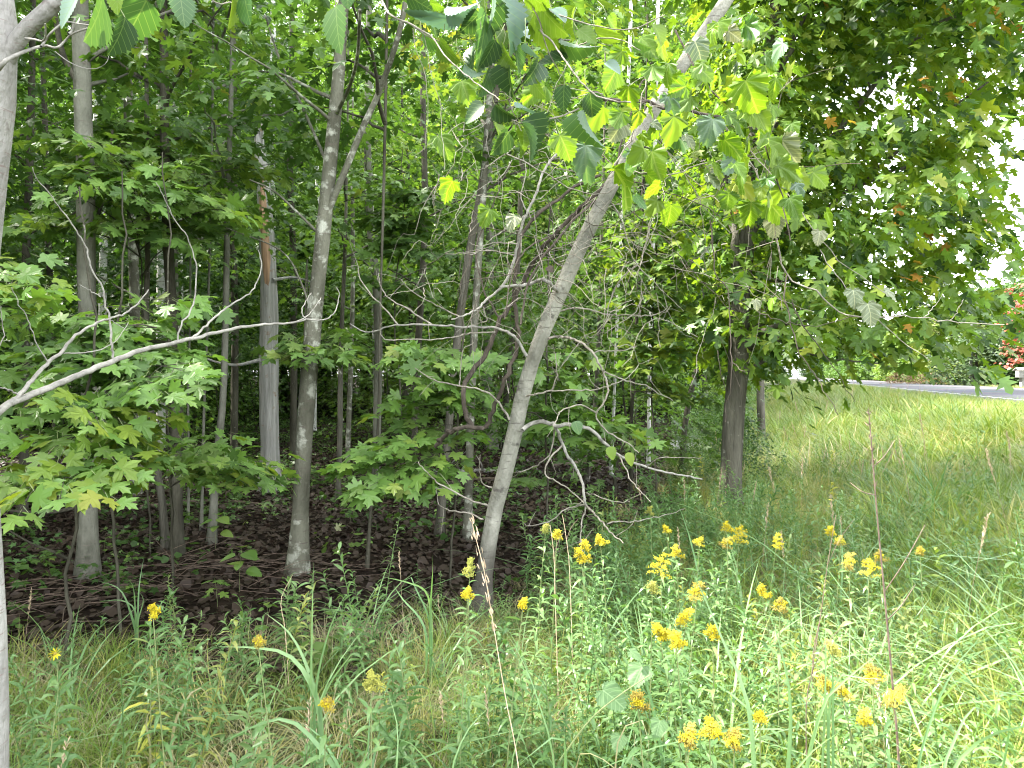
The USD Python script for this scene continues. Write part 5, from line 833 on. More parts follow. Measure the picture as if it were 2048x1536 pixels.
def seedhead(rng, h, c):
    st = spline(np.array([V3(0, 0, 0), V3(.03, .02, h * .5), V3(.09, .05, h)]), 8); parts = [tube(st, np.linspace(.0016, .0009, 8), 4)]
    n = 26; t = rng.uniform(.72, 1, n); O = np.stack([np.interp(t, np.linspace(0, 1, 8), st[:, k]) for k in range(3)], 1); az = rng.uniform(0, 6.28, n)
    parts.append(lance(rng, O, np.column_stack([np.cos(az) * .5, np.sin(az) * .5, np.ones(n)]), np.full(n, .03), np.full(n, .004), np.full(n, .2)))
    return join(parts)
grass_p = [(blades(rng, 46, .12, .42, .0042, .75), 'grass'), (blades(rng, 46, .13, .50, .0046, .95), 'grass'), (blades(rng, 42, .10, .55, .0052, .6), 'grass'), (blades(rng, 40, .13, .34, .0042, 1.1, 5, .7), 'grass_dry'), (blades(rng, 26, .10, .62, .0085, .7), 'reed'), (blades(rng, 30, .13, .40, .0070, .9), 'grass'), (join([seedhead(rng, .75, 0) for _ in range(2)]), 'straw'), (blades(rng, 40, .14, .26, .004, 1.1, 4, .8), 'grass'), (blades(rng, 26, .2, .42, .012, .9, 4, .6), 'grass'), (blades(rng, 22, .2, .40, .011, 1.0, 4, .7), 'grass_dry'), (blades(rng, 7, .08, .78, .0115, 1.15, 7, .5), 'reed')]
inst = UsdGeom.PointInstancer.Define(stage, '/World/meadow_grass'); keys(inst.GetPrim(), 'tall green and straw meadow grass on the bank between road and forest', 'grass', kind='stuff')
weed = UsdGeom.PointInstancer.Define(stage, '/World/meadow_weeds'); keys(weed.GetPrim(), 'leafy unflowered goldenrod weeds massed round the foot of the aspen', 'weeds', kind='stuff')
def fill(pi, protos, P, which, rz, sc, tilt=None):
    rel = pi.CreatePrototypesRel()
    for k, (m, mt) in enumerate(protos):
        pr = usdkit.mesh(stage, f'{pi.GetPath()}/clump_{k:03d}', m, M[mt]); rel.AddTarget(pr.GetPath())
    pi.CreatePositionsAttr(Vt.Vec3fArray.FromNumpy(np.asarray(P, np.float32))); pi.CreateProtoIndicesAttr(Vt.IntArray.FromNumpy(np.asarray(which, np.int32)))
    n = len(P); tx = np.zeros(n) if tilt is None else tilt; qz, qx = np.radians(rz) / 2, tx / 2
    o = [Gf.Quath(float(np.cos(a) * np.cos(b)), float(np.cos(a) * np.sin(b)), float(np.sin(a) * np.sin(b)), float(np.sin(a) * np.cos(b))) for a, b in zip(qz, qx)]
    pi.CreateOrientationsAttr(Vt.QuathArray(o)); pi.CreateScalesAttr(Vt.Vec3fArray.FromNumpy(np.repeat(np.asarray(sc, np.float32)[:, None], 3, 1)))
def scatter(rng, dens, box, keep):
    A = (box[1] - box[0]) * (box[3] - box[2]); n = int(A * dens); u, v = rng.uniform(box[0], box[1], n), rng.uniform(box[2], box[3], n); x, y = xy_of(u, v)
    k = keep(u, v, x, y) & (rng.uniform(0, 1, n) < 1); return np.column_stack([x, y, ground(x, y)])[k], u[k], v[k]
seen = lambda x, y, m=1.2: (y > -.6) & (np.abs(x) < np.maximum(y, 0) * .78 + m)
nz = lambda x, y, s, sd: meshkit.fbm(np.stack([x * s, y * s, 0 * x], -1), 3, sd)
rr = np.random.default_rng(501)
def keep_grass(u, v, x, y):
    d = np.hypot(x, y); e = edge(v) + 1.6 * (nz(x, y, .9, 3) - .5) - .4
    soft = sstep(-.7, .8, u - e)
    thin = np.where(d < 4.5, 1, np.where(d < 11, .62, np.where(d < 25, .34, .2)))
    lft = np.where((x < -.4) & (y < 5), .85, 1)
    return seen(x, y) & (u < 6.35) & (d > 1.5) & (rr.uniform(0, 1, len(u)) < soft * thin * lft)
P1, u1, v1 = scatter(rr, 88, (-6.5, 6.4, -2, 14), keep_grass); P2, u2, v2 = scatter(rr, 42, (-1.5, 6.4, 14, 75), keep_grass)
P = np.vstack([P1, P2]); u, v = np.r_[u1, u2], np.r_[v1, v2]; n = len(P); d = np.hypot(P[:, 0], P[:, 1])
which = rr.choice(8, n, p=[.24, .2, .13, .13, .05, .12, .02, .11])
patch = nz(P[:, 0], P[:, 1], .55, 12); dry = (rr.uniform(0, 1, n) < np.clip((patch - .5) * 2.6, 0, .6)); which[dry] = rr.choice([3, 3, 7, 6], dry.sum(), p=[.5, .22, .2, .08])
arch = (rr.uniform(0, 1, n) < .09) & (d < 5.5); which[arch] = 10
far = d > 10; which[far] = np.where(rr.uniform(0, 1, far.sum()) < .78, np.where(dry[far], 9, 8), which[far])
left = (u < -1.2) & (rr.uniform(0, 1, n) < .55); which[left] = rr.choice([3, 7, 0, 3], left.sum())
sc = rr.uniform(.75, 1.2, n) * (.75 + .5 * nz(P[:, 0], P[:, 1], .8, 15)) * (.62 + .5 * sstep(-1.8, 1.5, u)) * np.where(d > 11, 1.25, 1.0) * np.where(d < 2.4, .72, 1) * (1 - .62 * sstep(3.6, 6.0, u))
Pf, uf, vf = scatter(rr, 26, (14.2, 19.5, 8, 75), lambda u, v, x, y: seen(x, y) & (rr.uniform(0, 1, len(u)) < .6))
P = np.vstack([P, Pf]); which = np.r_[which, rr.choice([0, 7, 3, 7], len(Pf))]; sc = np.r_[sc, rr.uniform(.5, .85, len(Pf))]
# a common lean, as if combed by wind towards the left
fill(inst, grass_p, P, which, rr.uniform(0, 360, len(P)), sc, rr.normal(0, .14, len(P)))
print('grass', len(P))
weed_p = []
for k, (h, nn, L, W, mt) in enumerate([(.62, 34, .105, .015, 'weed'), (.72, 40, .10, .014, 'weed'), (.5, 30, .11, .017, 'weed'), (.78, 44, .095, .013, 'weed'), (.42, 24, .10, .016, 'weed'), (.55, 28, .10, .016, 'weed_yellow')]):
    s, l, e = forb(rng, h, nn, L * 1.12, W * 1.3); weed_p.append((join([s, l]), mt))
def keep_weed(u, v, x, y):
    e = edge(v); core = np.exp(-(((u + .6) / 1.3) ** 2)) * sstep(1.2, 2.0, y) * (1 - .75 * sstep(6.5, 9, v))
    side = .22 * np.exp(-(((u - 1.5) / 1.6) ** 2)); lf = .24 * sstep(-4.4, -3.4, u) * (1 - sstep(-2.4, -1.6, u)) * (1 - sstep(3.0, 4.0, v))
    dn = np.clip(core + side + lf, 0, 1) * (.35 + 1.1 * nz(x, y, 1.1, 6)); dn = dn * sstep(-.6, .4, u - e + .25)
    return seen(x, y) & (np.hypot(x, y) > 1.75) & (u < 5.5) & (rr.uniform(0, 1, len(u)) < dn)
P, u, v = scatter(rr, 62, (-6, 5.5, .5, 13), keep_weed); n = len(P); d = np.hypot(P[:, 0], P[:, 1])
which = rr.choice(6, n, p=[.24, .2, .2, .12, .21, .03]); sc = .86 * rr.uniform(.7, 1.12, n) * np.where(d < 2.6, .85, 1) * np.where((np.abs(P[:, 0] + .2) < .5) & (P[:, 1] > 2.9) & (P[:, 1] < 5), .52, 1) * np.where(u < -2.4, .8, 1)
fill(weed, weed_p, P, which, rr.uniform(0, 360, n), sc, rr.normal(0, .15, n)); print('weeds', n)

# ------------------------------------------------------------------ goldenrods in flower, each its own plant
def heads(P, r):
    o = np.array([[1, 0, 0], [0, 1, 0], [-1, 0, 0], [0, -1, 0], [0, 0, 1.2], [0, 0, -1.0]]); f = np.array([[0, 1, 4], [1, 2, 4], [2, 3, 4], [3, 0, 4], [1, 0, 5], [2, 1, 5], [3, 2, 5], [0, 3, 5]])
    return (P[:, None] + o[None] * r[:, None, None]).reshape(-1, 3), (f[None] + (np.arange(len(P)) * 6)[:, None, None]).reshape(-1, 3)
def plume(rng, top, size, lean, arms=8):
    """Arching flower arms set along the upper stem, crowded with small heads on their upper sides. Returns (flower meshes, stalk mesh)."""
    fl, st = [], []
    for k in range(arms):
        t = k / max(arms - 1, 1); b = top - V3(lean[0], lean[1], 1) * size * .75 * (1 - t); a = k * 2.4 + rng.normal(0, .5); l = size * (.72 - .45 * t) * rng.uniform(.7, 1.2)
        d = nrm(V3(math.cos(a) * .8 + lean[0], math.sin(a) * .8 + lean[1], .5)); s = np.linspace(0, 1, 7)[:, None]; arc = b + d * l * s - V3(0, 0, 1) * l * .38 * s ** 2.2
        st.append(tube(arc, .0011, 4)); n = 58; q = rng.uniform(.1, 1.0, n)
        pos = np.stack([np.interp(q, s[:, 0], arc[:, i]) for i in range(3)], 1) + rng.normal(0, .0042, (n, 3)) + V3(0, 0, .004); fl.append(heads(pos, rng.uniform(.0013, .0027, n)))
    return fl, st
GD = [(1322, 1140, 64, 'flower', 'tall goldenrod with the widest bright yellow plume, upright, right of the bare branches'), (1350, 1108, 34, 'flower', 'goldenrod with a small yellow side plume, up behind the widest plume'), (1305, 1180, 30, 'flower_pale', 'goldenrod with a thin pale yellow plume, low beside the widest plume'),
      (1378, 1240, 46, 'flower', 'goldenrod with a plume bent right, upper arm of a yellow V'), (1315, 1272, 44, 'flower', 'goldenrod with a plume bent left, lower left arm of a yellow V'), (1350, 1285, 42, 'flower', 'goldenrod with a thick short plume under the yellow V'), (1397, 1190, 56, 'flower_tan', 'goldenrod with a round fading brownish yellow head above the yellow V'),
      (1425, 1272, 40, 'flower', 'goldenrod with a compact orange yellow head right of the yellow V'), (1480, 1075, 52, 'flower', 'goldenrod with a tall golden plume before the foot of the ridged maple'), (1452, 1058, 30, 'flower', 'goldenrod with a small top plume, highest of those by the ridged maple'), (1455, 1092, 34, 'flower_tan', 'goldenrod with a fading spike just left below the tall golden plume'),
      (1400, 1087, 24, 'flower', 'goldenrod with a single short narrow plume left of the ridged maple group'), (1555, 1085, 36, 'flower', 'goldenrod with an oval plume alone right of the ridged maple'), (1158, 1118, 44, 'flower', 'goldenrod with a wide orange yellow plume under the hanging dead twigs'), (1170, 1095, 28, 'flower', 'goldenrod with a small plume touching the tip of a dead twig'),
      (1200, 1086, 28, 'flower', 'goldenrod with a soft yellow tuft right of the dead twig tip'), (1114, 1074, 26, 'flower', 'goldenrod with a slim yellow plume left of the dead twigs'), (1092, 1060, 22, 'flower_pale', 'goldenrod with the smallest pale plume at the dark forest edge'), (1660, 1066, 26, 'flower', 'goldenrod with a small yellow plume beside a thin dark stem on the bank'),
      (1682, 1086, 28, 'flower_tan', 'goldenrod with a thin fading plume on the bank, just below a thin dark stem'), (1700, 1128, 46, 'flower_tan', 'goldenrod with a broad tan yellow plume, left part of the bank cluster'), (1738, 1142, 50, 'flower', 'goldenrod with the thickest golden plume of the bank cluster'), (1758, 1118, 34, 'flower_tan', 'goldenrod with a right-hand fading plume beside the tall dead stalk'),
      (1522, 1190, 36, 'flower', 'goldenrod with a narrow upright yellow spike above the two wide grass blades'), (1560, 1215, 38, 'flower_tan', 'goldenrod with a loose yellow plume and brown seed beside the narrow spike'), (1418, 1462, 46, 'flower', 'goldenrod with a bright forked yellow plume near the bottom edge'), (1380, 1478, 52, 'flower_tan', 'goldenrod with a fading tan plume left of the bright forked one'),
      (1470, 1488, 52, 'flower_tan', 'goldenrod with a drooping tan plume right of the bright forked one'), (1275, 1410, 46, 'flower_tan', 'goldenrod with a pale orange plume beside the large grape leaf'), (1645, 1378, 50, 'flower_tan', 'goldenrod with a flat orange arm left of the tall dead stalk, low right'), (1680, 1390, 44, 'flower_tan', 'goldenrod with a short orange arm joined to the flat orange one'),
      (1745, 1358, 58, 'flower_tan', 'goldenrod with a tall tan yellow plume touching the dead stalk, low right'), (1800, 1402, 56, 'flower_tan', 'goldenrod with a long tan arm reaching right past the dead stalk'), (1730, 1440, 40, 'flower', 'goldenrod with a round yellow tuft left of the dead stalk near the bottom'), (1660, 1305, 44, 'flower_pale', 'goldenrod with a pale greenish arched plume above the flat orange arms'),
      (742, 1372, 50, 'flower_pale', 'goldenrod with a lemon yellow brush of buds in the weeds left of the aspen'), (655, 1416, 30, 'flower_tan', 'goldenrod with a faded orange tuft under the arched reed blades'), (940, 1138, 44, 'flower_pale', 'goldenrod with a pale yellow head just left of the aspen trunk'), (936, 1192, 30, 'flower', 'goldenrod with a deeper yellow tuft against the dark foot of the aspen'),
      (305, 1228, 34, 'flower', 'goldenrod with a small yellow top among tall leaves at lower left'), (515, 1288, 22, 'flower_tan', 'goldenrod with a tiny tan tuft in the dry grass left of the reeds'), (1047, 1210, 22, 'flower', 'goldenrod with a tiny yellow tuft right of the aspen foot'), (1330, 1062, 20, 'flower', 'goldenrod with a tiny yellow dot of flower behind the weeds, near the forest'),
      (1840, 1105, 22, 'flower_tan', 'goldenrod with a small faded plume in the grass at right'), (1300, 1025, 24, 'flower_pale', 'goldenrod with yellowing top leaves under the dead twig ends'), (1520, 1440, 26, 'flower', 'goldenrod with a small yellow tuft between the two wide grass blades')]
for k, (px_, py_, s, mt, lab) in enumerate(GD):
    g = np.random.default_rng(900 + k); zt = .86 if py_ < 1300 else .80
    Y = (EYE - zt) * FPX / (py_ - 750)
    for _ in range(4):
        p = at(px_, py_, Y); gz = float(ground(p[0], p[1])); Y = max(1.55, (EYE - gz - zt + (0 if p[0] < .5 else .1)) * FPX / (py_ - 750))
    p = at(px_, py_ - s * .35, Y); gz = float(ground(p[0], p[1])); h = p[2] - gz; size = s * Y / FPX * .84
    t = thing('goldenrod', lab, 'wildflower', (p[0], p[1], gz))
    lean = g.normal(0, .35, 2)
    if 'bent right' in lab or 'reaching right' in lab: lean = V3(.9, -.2)
    if 'bent left' in lab or 'flat orange' in lab or 'short orange' in lab: lean = V3(-.9, -.2)
    top = V3(0, 0, h); st = spline(np.array([V3(-lean[0] * .15, -lean[1] * .15 + .03, -.03), V3(-lean[0] * .08, 0, h * .55), top]), 9)
    obj('stem', tube(st, np.linspace(.0034, .0014, 9), 6), M['stem'], t, smooth=True)
    n = int(22 + 20 * min(h, 1)); tt = np.linspace(.18, .93, n); O = np.stack([np.interp(tt, np.linspace(0, 1, 9), st[:, i]) for i in range(3)], 1); az = np.arange(n) * 2.4
    D = np.column_stack([np.cos(az), np.sin(az), g.uniform(.15, .8, n)])
    obj('foliage', lance(g, O, D, .10 * (1.1 - .5 * tt) * g.uniform(.8, 1.15, n), np.full(n, .014), g.uniform(.2, .9, n)), M['weed'], t, kind='stuff')
    fl, sk = plume(g, top, size, lean, 12 if s > 40 else 9)
    obj('flower_stalks', join(sk), M['stem'], t)
    h2 = max(1, len(fl) // 3)
    for i, a in enumerate(range(0, len(fl), h2)): obj('flower_plume', join(fl[a:a + h2]), M['flower' if mt == 'flower_tan' and i % 2 else mt], t)
# the small sunflower-like bloom at lower left, and the tall leafy plant with yellow lower leaves
def ray_flower(px_, py_, zt, label):
    Y = (EYE - zt) * FPX / (py_ - 750); p = at(px_, py_, Y); gz = float(ground(p[0], p[1])); t = thing('wild_sunflower', label, 'wildflower', (p[0], p[1], gz)); h = p[2] - gz
    s, l, e = forb(np.random.default_rng(77), h, 34, .12, .018, .02); obj('stem', s, M['stem'], t, smooth=True); obj('foliage', l, M['weed'], t, kind='stuff')
    c = e + V3(0, -.01, .005); a = np.arange(11) * 2 * np.pi / 11; ax = nrm(V3(.1, -.8, .6)); s1 = nrm(np.cross(ax, V3(0, 0, 1))); s2 = np.cross(s1, ax)
    for k in range(11):
        d = s1 * math.cos(a[k]) + s2 * math.sin(a[k]); obj('petal', lance(np.random.default_rng(k), (c + d * .004)[None], (d + ax * .2)[None], np.array([.021]), np.array([.008]), np.array([.1])), M['flower'], t)
    obj('flower_disc', trimesh.creation.icosphere(2, .006, ).apply_translation(c), M['flower_tan'], t, smooth=True)
ray_flower(118, 1304, .62, 'single yellow daisy-like bloom on a leafy stem at the lower left')
LP = [(300, 1250, .62, 'weed_yellow', 'tall leafy weed with yellow withered lower leaves at lower left'), (352, 1185, .45, 'weed', 'leafy weed with whorled leaf tip in front of the dark leaf litter, lower left'), (468, 1240, .42, 'weed', 'small leafy weed between dry grass and reed blades, lower left'), (570, 1165, .5, 'weed', 'leafy weed at the left side of the smooth maple foot'), (610, 1190, .45, 'weed', 'spiky leafed weed right in front of the smooth maple foot'),
      (85, 1380, .6, 'weed', 'drooping leafy weed by the near trunk at the lower left corner'), (520, 1400, .5, 'weed', 'light green leafy weed right of the yellow-leaved weed'), (1120, 1370, .6, 'weed', 'broad leafed weed in front of the aspen foot, bottom centre'), (830, 1300, .62, 'weed', 'bushy leafy weed left of the aspen foot'), (1060, 1300, .6, 'weed', 'bright leafy weed just right of the aspen foot')]
for k, (x, y, zt, mt, lab) in enumerate(LP):
    Y = (EYE - zt) * FPX / (y - 750); p = at(x, y, Y); gz = float(ground(p[0], p[1])); t = thing('leafy_weed', lab, 'weed', (p[0], p[1], gz)); g = np.random.default_rng(950 + k)
    s, l, e = forb(g, p[2] - gz, 46, .12, .018, .06); obj('stem', s, M['stem'], t, smooth=True)
    v, f = l; nl = len(v) // 10
    for q in range(nl):
        vv = v[q * 10:q * 10 + 10]; obj('leaf', (vv, f[:10]), M['weed' if mt == 'weed' or q > nl * .45 else 'weed_yellow'], t)

# ------------------------------------------------------------------ single reeds and stalks that stand out
def ribbon(P, w, n=16, tipw=.08, fold=.2):
    q = spline(np.array(P), n); t = nrm(np.gradient(q, axis=0)); c = nrm(V3(0, 0, EYE) - q) + V3(.35, 0, .5); s = nrm(np.cross(t, c)); k = np.linspace(0, 1, n); ww = w * np.clip(np.minimum(.35 + k * 2.2, 1) * (1 - k ** 2.6), tipw * .3, 1)
    up = nrm(np.cross(s, t)); v = np.concatenate([q - s * ww[:, None] / 2 + up * fold * ww[:, None], q, q + s * ww[:, None] / 2 + up * fold * ww[:, None]]); f = []
    for i in range(n - 1):
        for o in (0, n): f += [[o + i, o + n + i, o + n + i + 1], [o + i, o + n + i + 1, o + i + 1]]
    return v, np.array(f)
def reed(label, Y, bl, mt='reed', cat='grass plant'):
    t = thing('reed_grass', label, cat); g = np.random.default_rng(int(bl[0][0][0][0]) + 3)
    for P, w in bl:
        pts = [at(x, y, Y + .0) for x, y in P]; d = g.normal(0, .16)
        pts = [p + V3(0, d * (k / max(len(pts) - 1, 1)) ** 1.5, 0) for k, p in enumerate(pts)]
        gz = float(ground(pts[0][0], Y)); pts = ([V3(pts[0][0], Y, gz)] if pts[0][2] > gz + .06 else []) + pts
        obj('blade', ribbon(pts, w * .72 * Y / FPX), M[mt], t, smooth=True)
reed('arching reed grass with long blades bending left, lower left of centre', 2.7, [([(640, 1440), (615, 1360), (570, 1312), (500, 1302), (425, 1303)], 17), ([(640, 1440), (610, 1350), (560, 1290), (488, 1262)], 13), ([(622, 1380), (622, 1250), (621, 1130)], 8), ([(630, 1400), (655, 1270), (690, 1190), (705, 1178)], 8), ([(640, 1420), (700, 1310), (740, 1280)], 8), ([(640, 1450), (650, 1380), (668, 1330)], 9)])
reed('low reed blade folding left at the bottom edge', 2.2, [([(690, 1590), (620, 1480), (560, 1450), (490, 1475), (415, 1520)], 17), ([(700, 1600), (640, 1480), (590, 1455)], 15), ([(700, 1600), (735, 1500), (745, 1430)], 10)])
reed('pair of wide upright grass blades in front of the goldenrods, bottom right', 1.9, [([(1510, 1620), (1505, 1420), (1470, 1310), (1425, 1180)], 18), ([(1572, 1620), (1585, 1420), (1570, 1300), (1553, 1230)], 17), ([(1600, 1640), (1640, 1410), (1700, 1330), (1745, 1270)], 16), ([(1540, 1640), (1600, 1500), (1640, 1420)], 13)])
reed('single long blade leaning left over the grape leaf', 2.1, [([(1330, 1600), (1312, 1440), (1280, 1330), (1222, 1182)], 12)])
reed('small reed tuft against the dark leaf litter near the pale maple', 4.0, [([(275, 1290), (268, 1190), (262, 1128)], 6), ([(275, 1280), (245, 1185), (197, 1160)], 7), ([(272, 1230), (250, 1200), (212, 1197)], 6), ([(270, 1220), (273, 1170), (275, 1145)], 5), ([(275, 1250), (288, 1200), (280, 1180)], 5)])
reed('reed tuft with two stiff blades left of the aspen foot', 3.6, [([(862, 1240), (855, 1175), (830, 1140), (795, 1107)], 9), ([(860, 1240), (868, 1150), (877, 1085)], 7), ([(850, 1260), (800, 1210), (770, 1200)], 8), ([(860, 1250), (830, 1180), (815, 1160), (790, 1200)], 6)])
reed('curved green blades at the lower right corner', 1.95, [([(1890, 1600), (1930, 1480), (1980, 1420), (2060, 1380)], 14), ([(1880, 1590), (1930, 1470), (1985, 1440), (2050, 1475)], 13), ([(1990, 1640), (2000, 1480), (1980, 1380), (1940, 1310)], 9), ([(1830, 1600), (1860, 1450), (1920, 1330), (2000, 1250)], 10)])
reed('stiff green stalk with paired narrow blades left of the goldenrod cluster, bottom right', 2.05, [([(1640, 1640), (1655, 1450), (1670, 1300), (1680, 1240)], 9), ([(1655, 1440), (1625, 1370), (1600, 1340)], 12), ([(1660, 1400), (1700, 1350), (1740, 1330)], 12), ([(1665, 1350), (1650, 1290), (1640, 1250)], 10)])
reed('dry straw coloured blades arching at the bottom, below the pale orange goldenrod', 2.0, [([(1230, 1600), (1235, 1480), (1265, 1430), (1290, 1440), (1285, 1500)], 7), ([(1150, 1560), (1175, 1480), (1240, 1480)], 8), ([(1250, 1610), (1270, 1500), (1262, 1430)], 6)], 'grass_dry')
reed('bleached curled blade among dead twigs, lower left', 2.6, [([(345, 1470), (370, 1400), (385, 1395), (395, 1450)], 9), ([(300, 1500), (290, 1440), (320, 1390)], 7)], 'grass_dry')
reed('long narrow blades crossing at the bottom centre', 2.0, [([(1110, 1560), (1080, 1420), (1040, 1330), (1004, 1290)], 7), ([(1020, 1560), (1060, 1420), (1095, 1335)], 5), ([(900, 1580), (930, 1480), (985, 1440)], 9), ([(1130, 1580), (1120, 1460), (1040, 1490)], 16), ([(880, 1600), (840, 1480), (800, 1420)], 10), ([(790, 1600), (790, 1480), (760, 1430)], 9)])
t = thing('seeding_grass', 'tall straw grass stalk with a bleached seed head in front of the aspen', 'grass stalk')
Y = 1.95; P = [at(x, y, Y) for x, y in ((1075, 1760), (1040, 1560), (1010, 1390), (985, 1240), (968, 1140), (955, 1090), (944, 1045))]; P[0][2] = float(ground(P[0][0], Y))
s = spline(np.array(P), 30); obj('stalk', tube(s, np.linspace(.0024, .001, 30), 6), M['straw'], t, smooth=True)
n = 70; k = rng.integers(22, 30, n); O = s[k] + rng.normal(0, .004, (n, 3)); dd = nrm(s[-1] - s[-6]); obj('seed_head', lance(rng, O, dd + rng.normal(0, .13, (n, 3)), np.full(n, .024) * rng.uniform(.6, 1.3, n), np.full(n, .004), rng.uniform(-.2, .5, n)), M['straw'], t)
t = thing('dead_stalk', 'tall dark dead weed stalk with a brown seed spike, right of the goldenrods', 'weed stalk')
Y = 2.3; P = [at(x, y, Y) for x, y in ((1800, 1800), (1798, 1540), (1786, 1380), (1770, 1200), (1756, 1050), (1747, 940), (1738, 828))]; P[0][2] = float(ground(P[0][0], Y))
s = spline(np.array(P), 40); obj('stalk', tube(s, np.linspace(.0045, .0016, 40), 6), M['dead_stem'], t, smooth=True)
n = 60; k = rng.integers(33, 40, n); O = s[k] + rng.normal(0, .003, (n, 3)); obj('seed_spike', lance(rng, O, V3(0, 0, 1) + rng.normal(0, .55, (n, 3)), np.full(n, .02) * rng.uniform(.6, 1.3, n), np.full(n, .004), rng.uniform(-.2, .5, n)), M['dead_stem'], t)
for a, b in (((1745, 935), (1790, 880)), ((1750, 990), (1700, 965)), ((1768, 1185), (1850, 1050)), ((1775, 1240), (1830, 1170))): obj('side_shoot', branch_mesh([at(*a, Y), at((a[0] + b[0]) / 2, (a[1] + b[1]) / 2 + 6, Y - .02), at(*b, Y + .05)], .002, .001, 5), M['dead_stem'], t, smooth=True)
for lab, Y, P in (('thin dark stem rising to the small goldenrod plumes on the bank', 2.9, [(1625, 1330), (1640, 1240), (1655, 1130), (1672, 1030)]), ('thin brown stem leaning left near the low right goldenrods', 2.3, [(1612, 1440), (1625, 1340), (1640, 1240)]), ('bare straw stem standing among weeds right of the aspen', 3.2, [(1110, 1180), (1108, 1110), (1100, 1050)]), ('second pale stem beside the bare straw stem', 3.3, [(1140, 1160), (1133, 1080), (1125, 1030)]), ('bent dry stem in front of the smooth maple, lower left', 3.6, [(570, 1260), (562, 1200), (585, 1150)])):
    t = thing('dead_stalk', lab, 'weed stalk'); P = [at(x, y, Y) for x, y in P]; P = [V3(P[0][0] + .02, Y, float(ground(P[0][0], Y)))] + P
    obj('stalk', branch_mesh(P, .003, .0012, 5, 16), M['dead_stem' if 'dark' in lab or 'brown' in lab else 'straw'], t, smooth=True); e = P[-1]
    obj('side_shoot', branch_mesh([P[-2], (P[-2] + e) / 2 + V3(.03, 0, 0), e + V3(.07, 0, -.02)], .0014, .0008, 4, 6), M['dead_stem'], t)
M['creeper'] = leaf_mat('creeping_grape_leaf', [(0.0, (0.065, 0.135, 0.05)), (1.0, (0.11, 0.19, 0.075))], (1.1, 1.2, 0.5), 0.3, None, 0.5, (5.5, 0.55, (0.22, 0.32, 0.16)))
# young grape vine creeping through the weeds
t = thing('creeping_grape_vine', 'young grape vine with broad pale green leaves lying in the weeds, bottom right of centre', 'vine')
st = [at(x, y, 2.0) for x, y in ((1120, 1520), (1180, 1440), (1240, 1390), (1300, 1350))]; obj('vine_stem', branch_mesh(st, .003, .0015, 5), M['stem'], t, smooth=True)
for x, y, s in ((1205, 1395, 74), (1285, 1345, 62), (1320, 1450, 46), (1260, 1310, 36), (1240, 1480, 44)):
    o = at(x, y - s * .2, 2.1); obj('leaf', leaves(GRAPE, o, V3(rng.normal(.1, .5), -.6, -.5), V3(rng.normal(0, .25), -.5, .9), s * 1.95 / FPX * .78, np.array([1.2])), M['creeper'], t, smooth=True, uv=GRAPE[2])

# ------------------------------------------------------------------ forest floor
rl = np.random.default_rng(600)
n = 150000; u, v = rl.uniform(-16, 1, n), rl.uniform(1.5, 24, n); x, y = xy_of(u, v); k = seen(x, y, .6) & (u < edge(v) + 1.1 * nz(x, y, 1.3, 4)) & (rl.uniform(0, 1, n) < np.clip(11 / np.maximum(y, 1), .35, 1)); x, y = x[k], y[k]
n = len(x); O = np.column_stack([x, y, ground(x, y) + rl.uniform(.004, .03, n)]); a = rl.uniform(0, 6.28, n)
obj('leaf_litter', leaves(FAR_LEAF, O, np.column_stack([np.cos(a), np.sin(a), rl.normal(0, .3, n)]), nrm(V3(0, 0, 1) + rl.normal(0, .45, (n, 3))), rl.uniform(.025, .075, n) * rl.uniform(.7, 1.2, n), rl.uniform(-3, 3, n)), M['litter'], None, label='brown dead leaves strewn over the shaded forest floor', cat='leaf litter', kind='stuff')
tw = []
for _ in range(130):
    u, v = rl.uniform(-12, .5), rl.uniform(2.5, 17)
    if u > edge(v) + .9: continue
    x, y = xy_of(u, v); a = rl.normal(0, .7); l = rl.uniform(.15, .75); d = V3(math.cos(a), math.sin(a), 0) * l; z = float(ground(x, y)); c = V3(x, y, z + .025)
    tw.append(branch_mesh([c - d / 2, c + rl.normal(0, .03, 3) * V3(1, 1, .4) + V3(0, 0, .015), c + d / 2 + V3(0, 0, rl.uniform(-.01, .06))], rl.uniform(.002, .006), .0015, 4, 6))
obj('twig_litter', join(tw), M['twig_dark'], None, label='small dead twigs scattered on the forest floor', cat='twigs', kind='stuff')
tw = []
for _ in range(80):                                      # dry stems lying where the grass meets the litter, lower left
    u, v = rl.uniform(-4.9, -2.9), rl.uniform(1.9, 5.2); x, y = xy_of(u, v); a = rl.normal(.15, .35); l = rl.uniform(.3, 1.0); d = V3(math.cos(a), math.sin(a), 0) * l; c = V3(x, y, float(ground(x, y)) + rl.uniform(.03, .12))
    tw.append(branch_mesh([c - d / 2, c + rl.normal(0, .05, 3), c + d / 2], .0026, .0012, 4, 7))
obj('dry_stems', join(tw), M['dead_stem'], None, label='flattened dry weed stems between grass and leaf litter at lower left', cat='dead stems', kind='stuff')
def log(label, P, r0, r1, material, name='fallen_branch', cat='fallen branch', stubs=3):
    t = thing(name, label, cat); q = []
    for x, y in P:
        Y = EYE * FPX / max(y - 750, 1); p = at(x, y, Y); p[2] = float(ground(p[0], p[1])) + r0 * .6; q.append(p)
    s = spline(np.array(q), 24); obj('wood', tube(s, np.linspace(r0, r1, 24), 9, rough=.15), material, t, smooth=True)
    for k in range(stubs):
        i = int(rl.integers(4, 20)); obj('stub', branch_mesh([s[i], s[i] + V3(rl.normal(0, .1), rl.normal(0, .1), .12), s[i] + V3(rl.normal(0, .25), rl.normal(0, .2), rl.uniform(.15, .4))], r0 * .3, r1 * .2, 5), material, t, smooth=True)
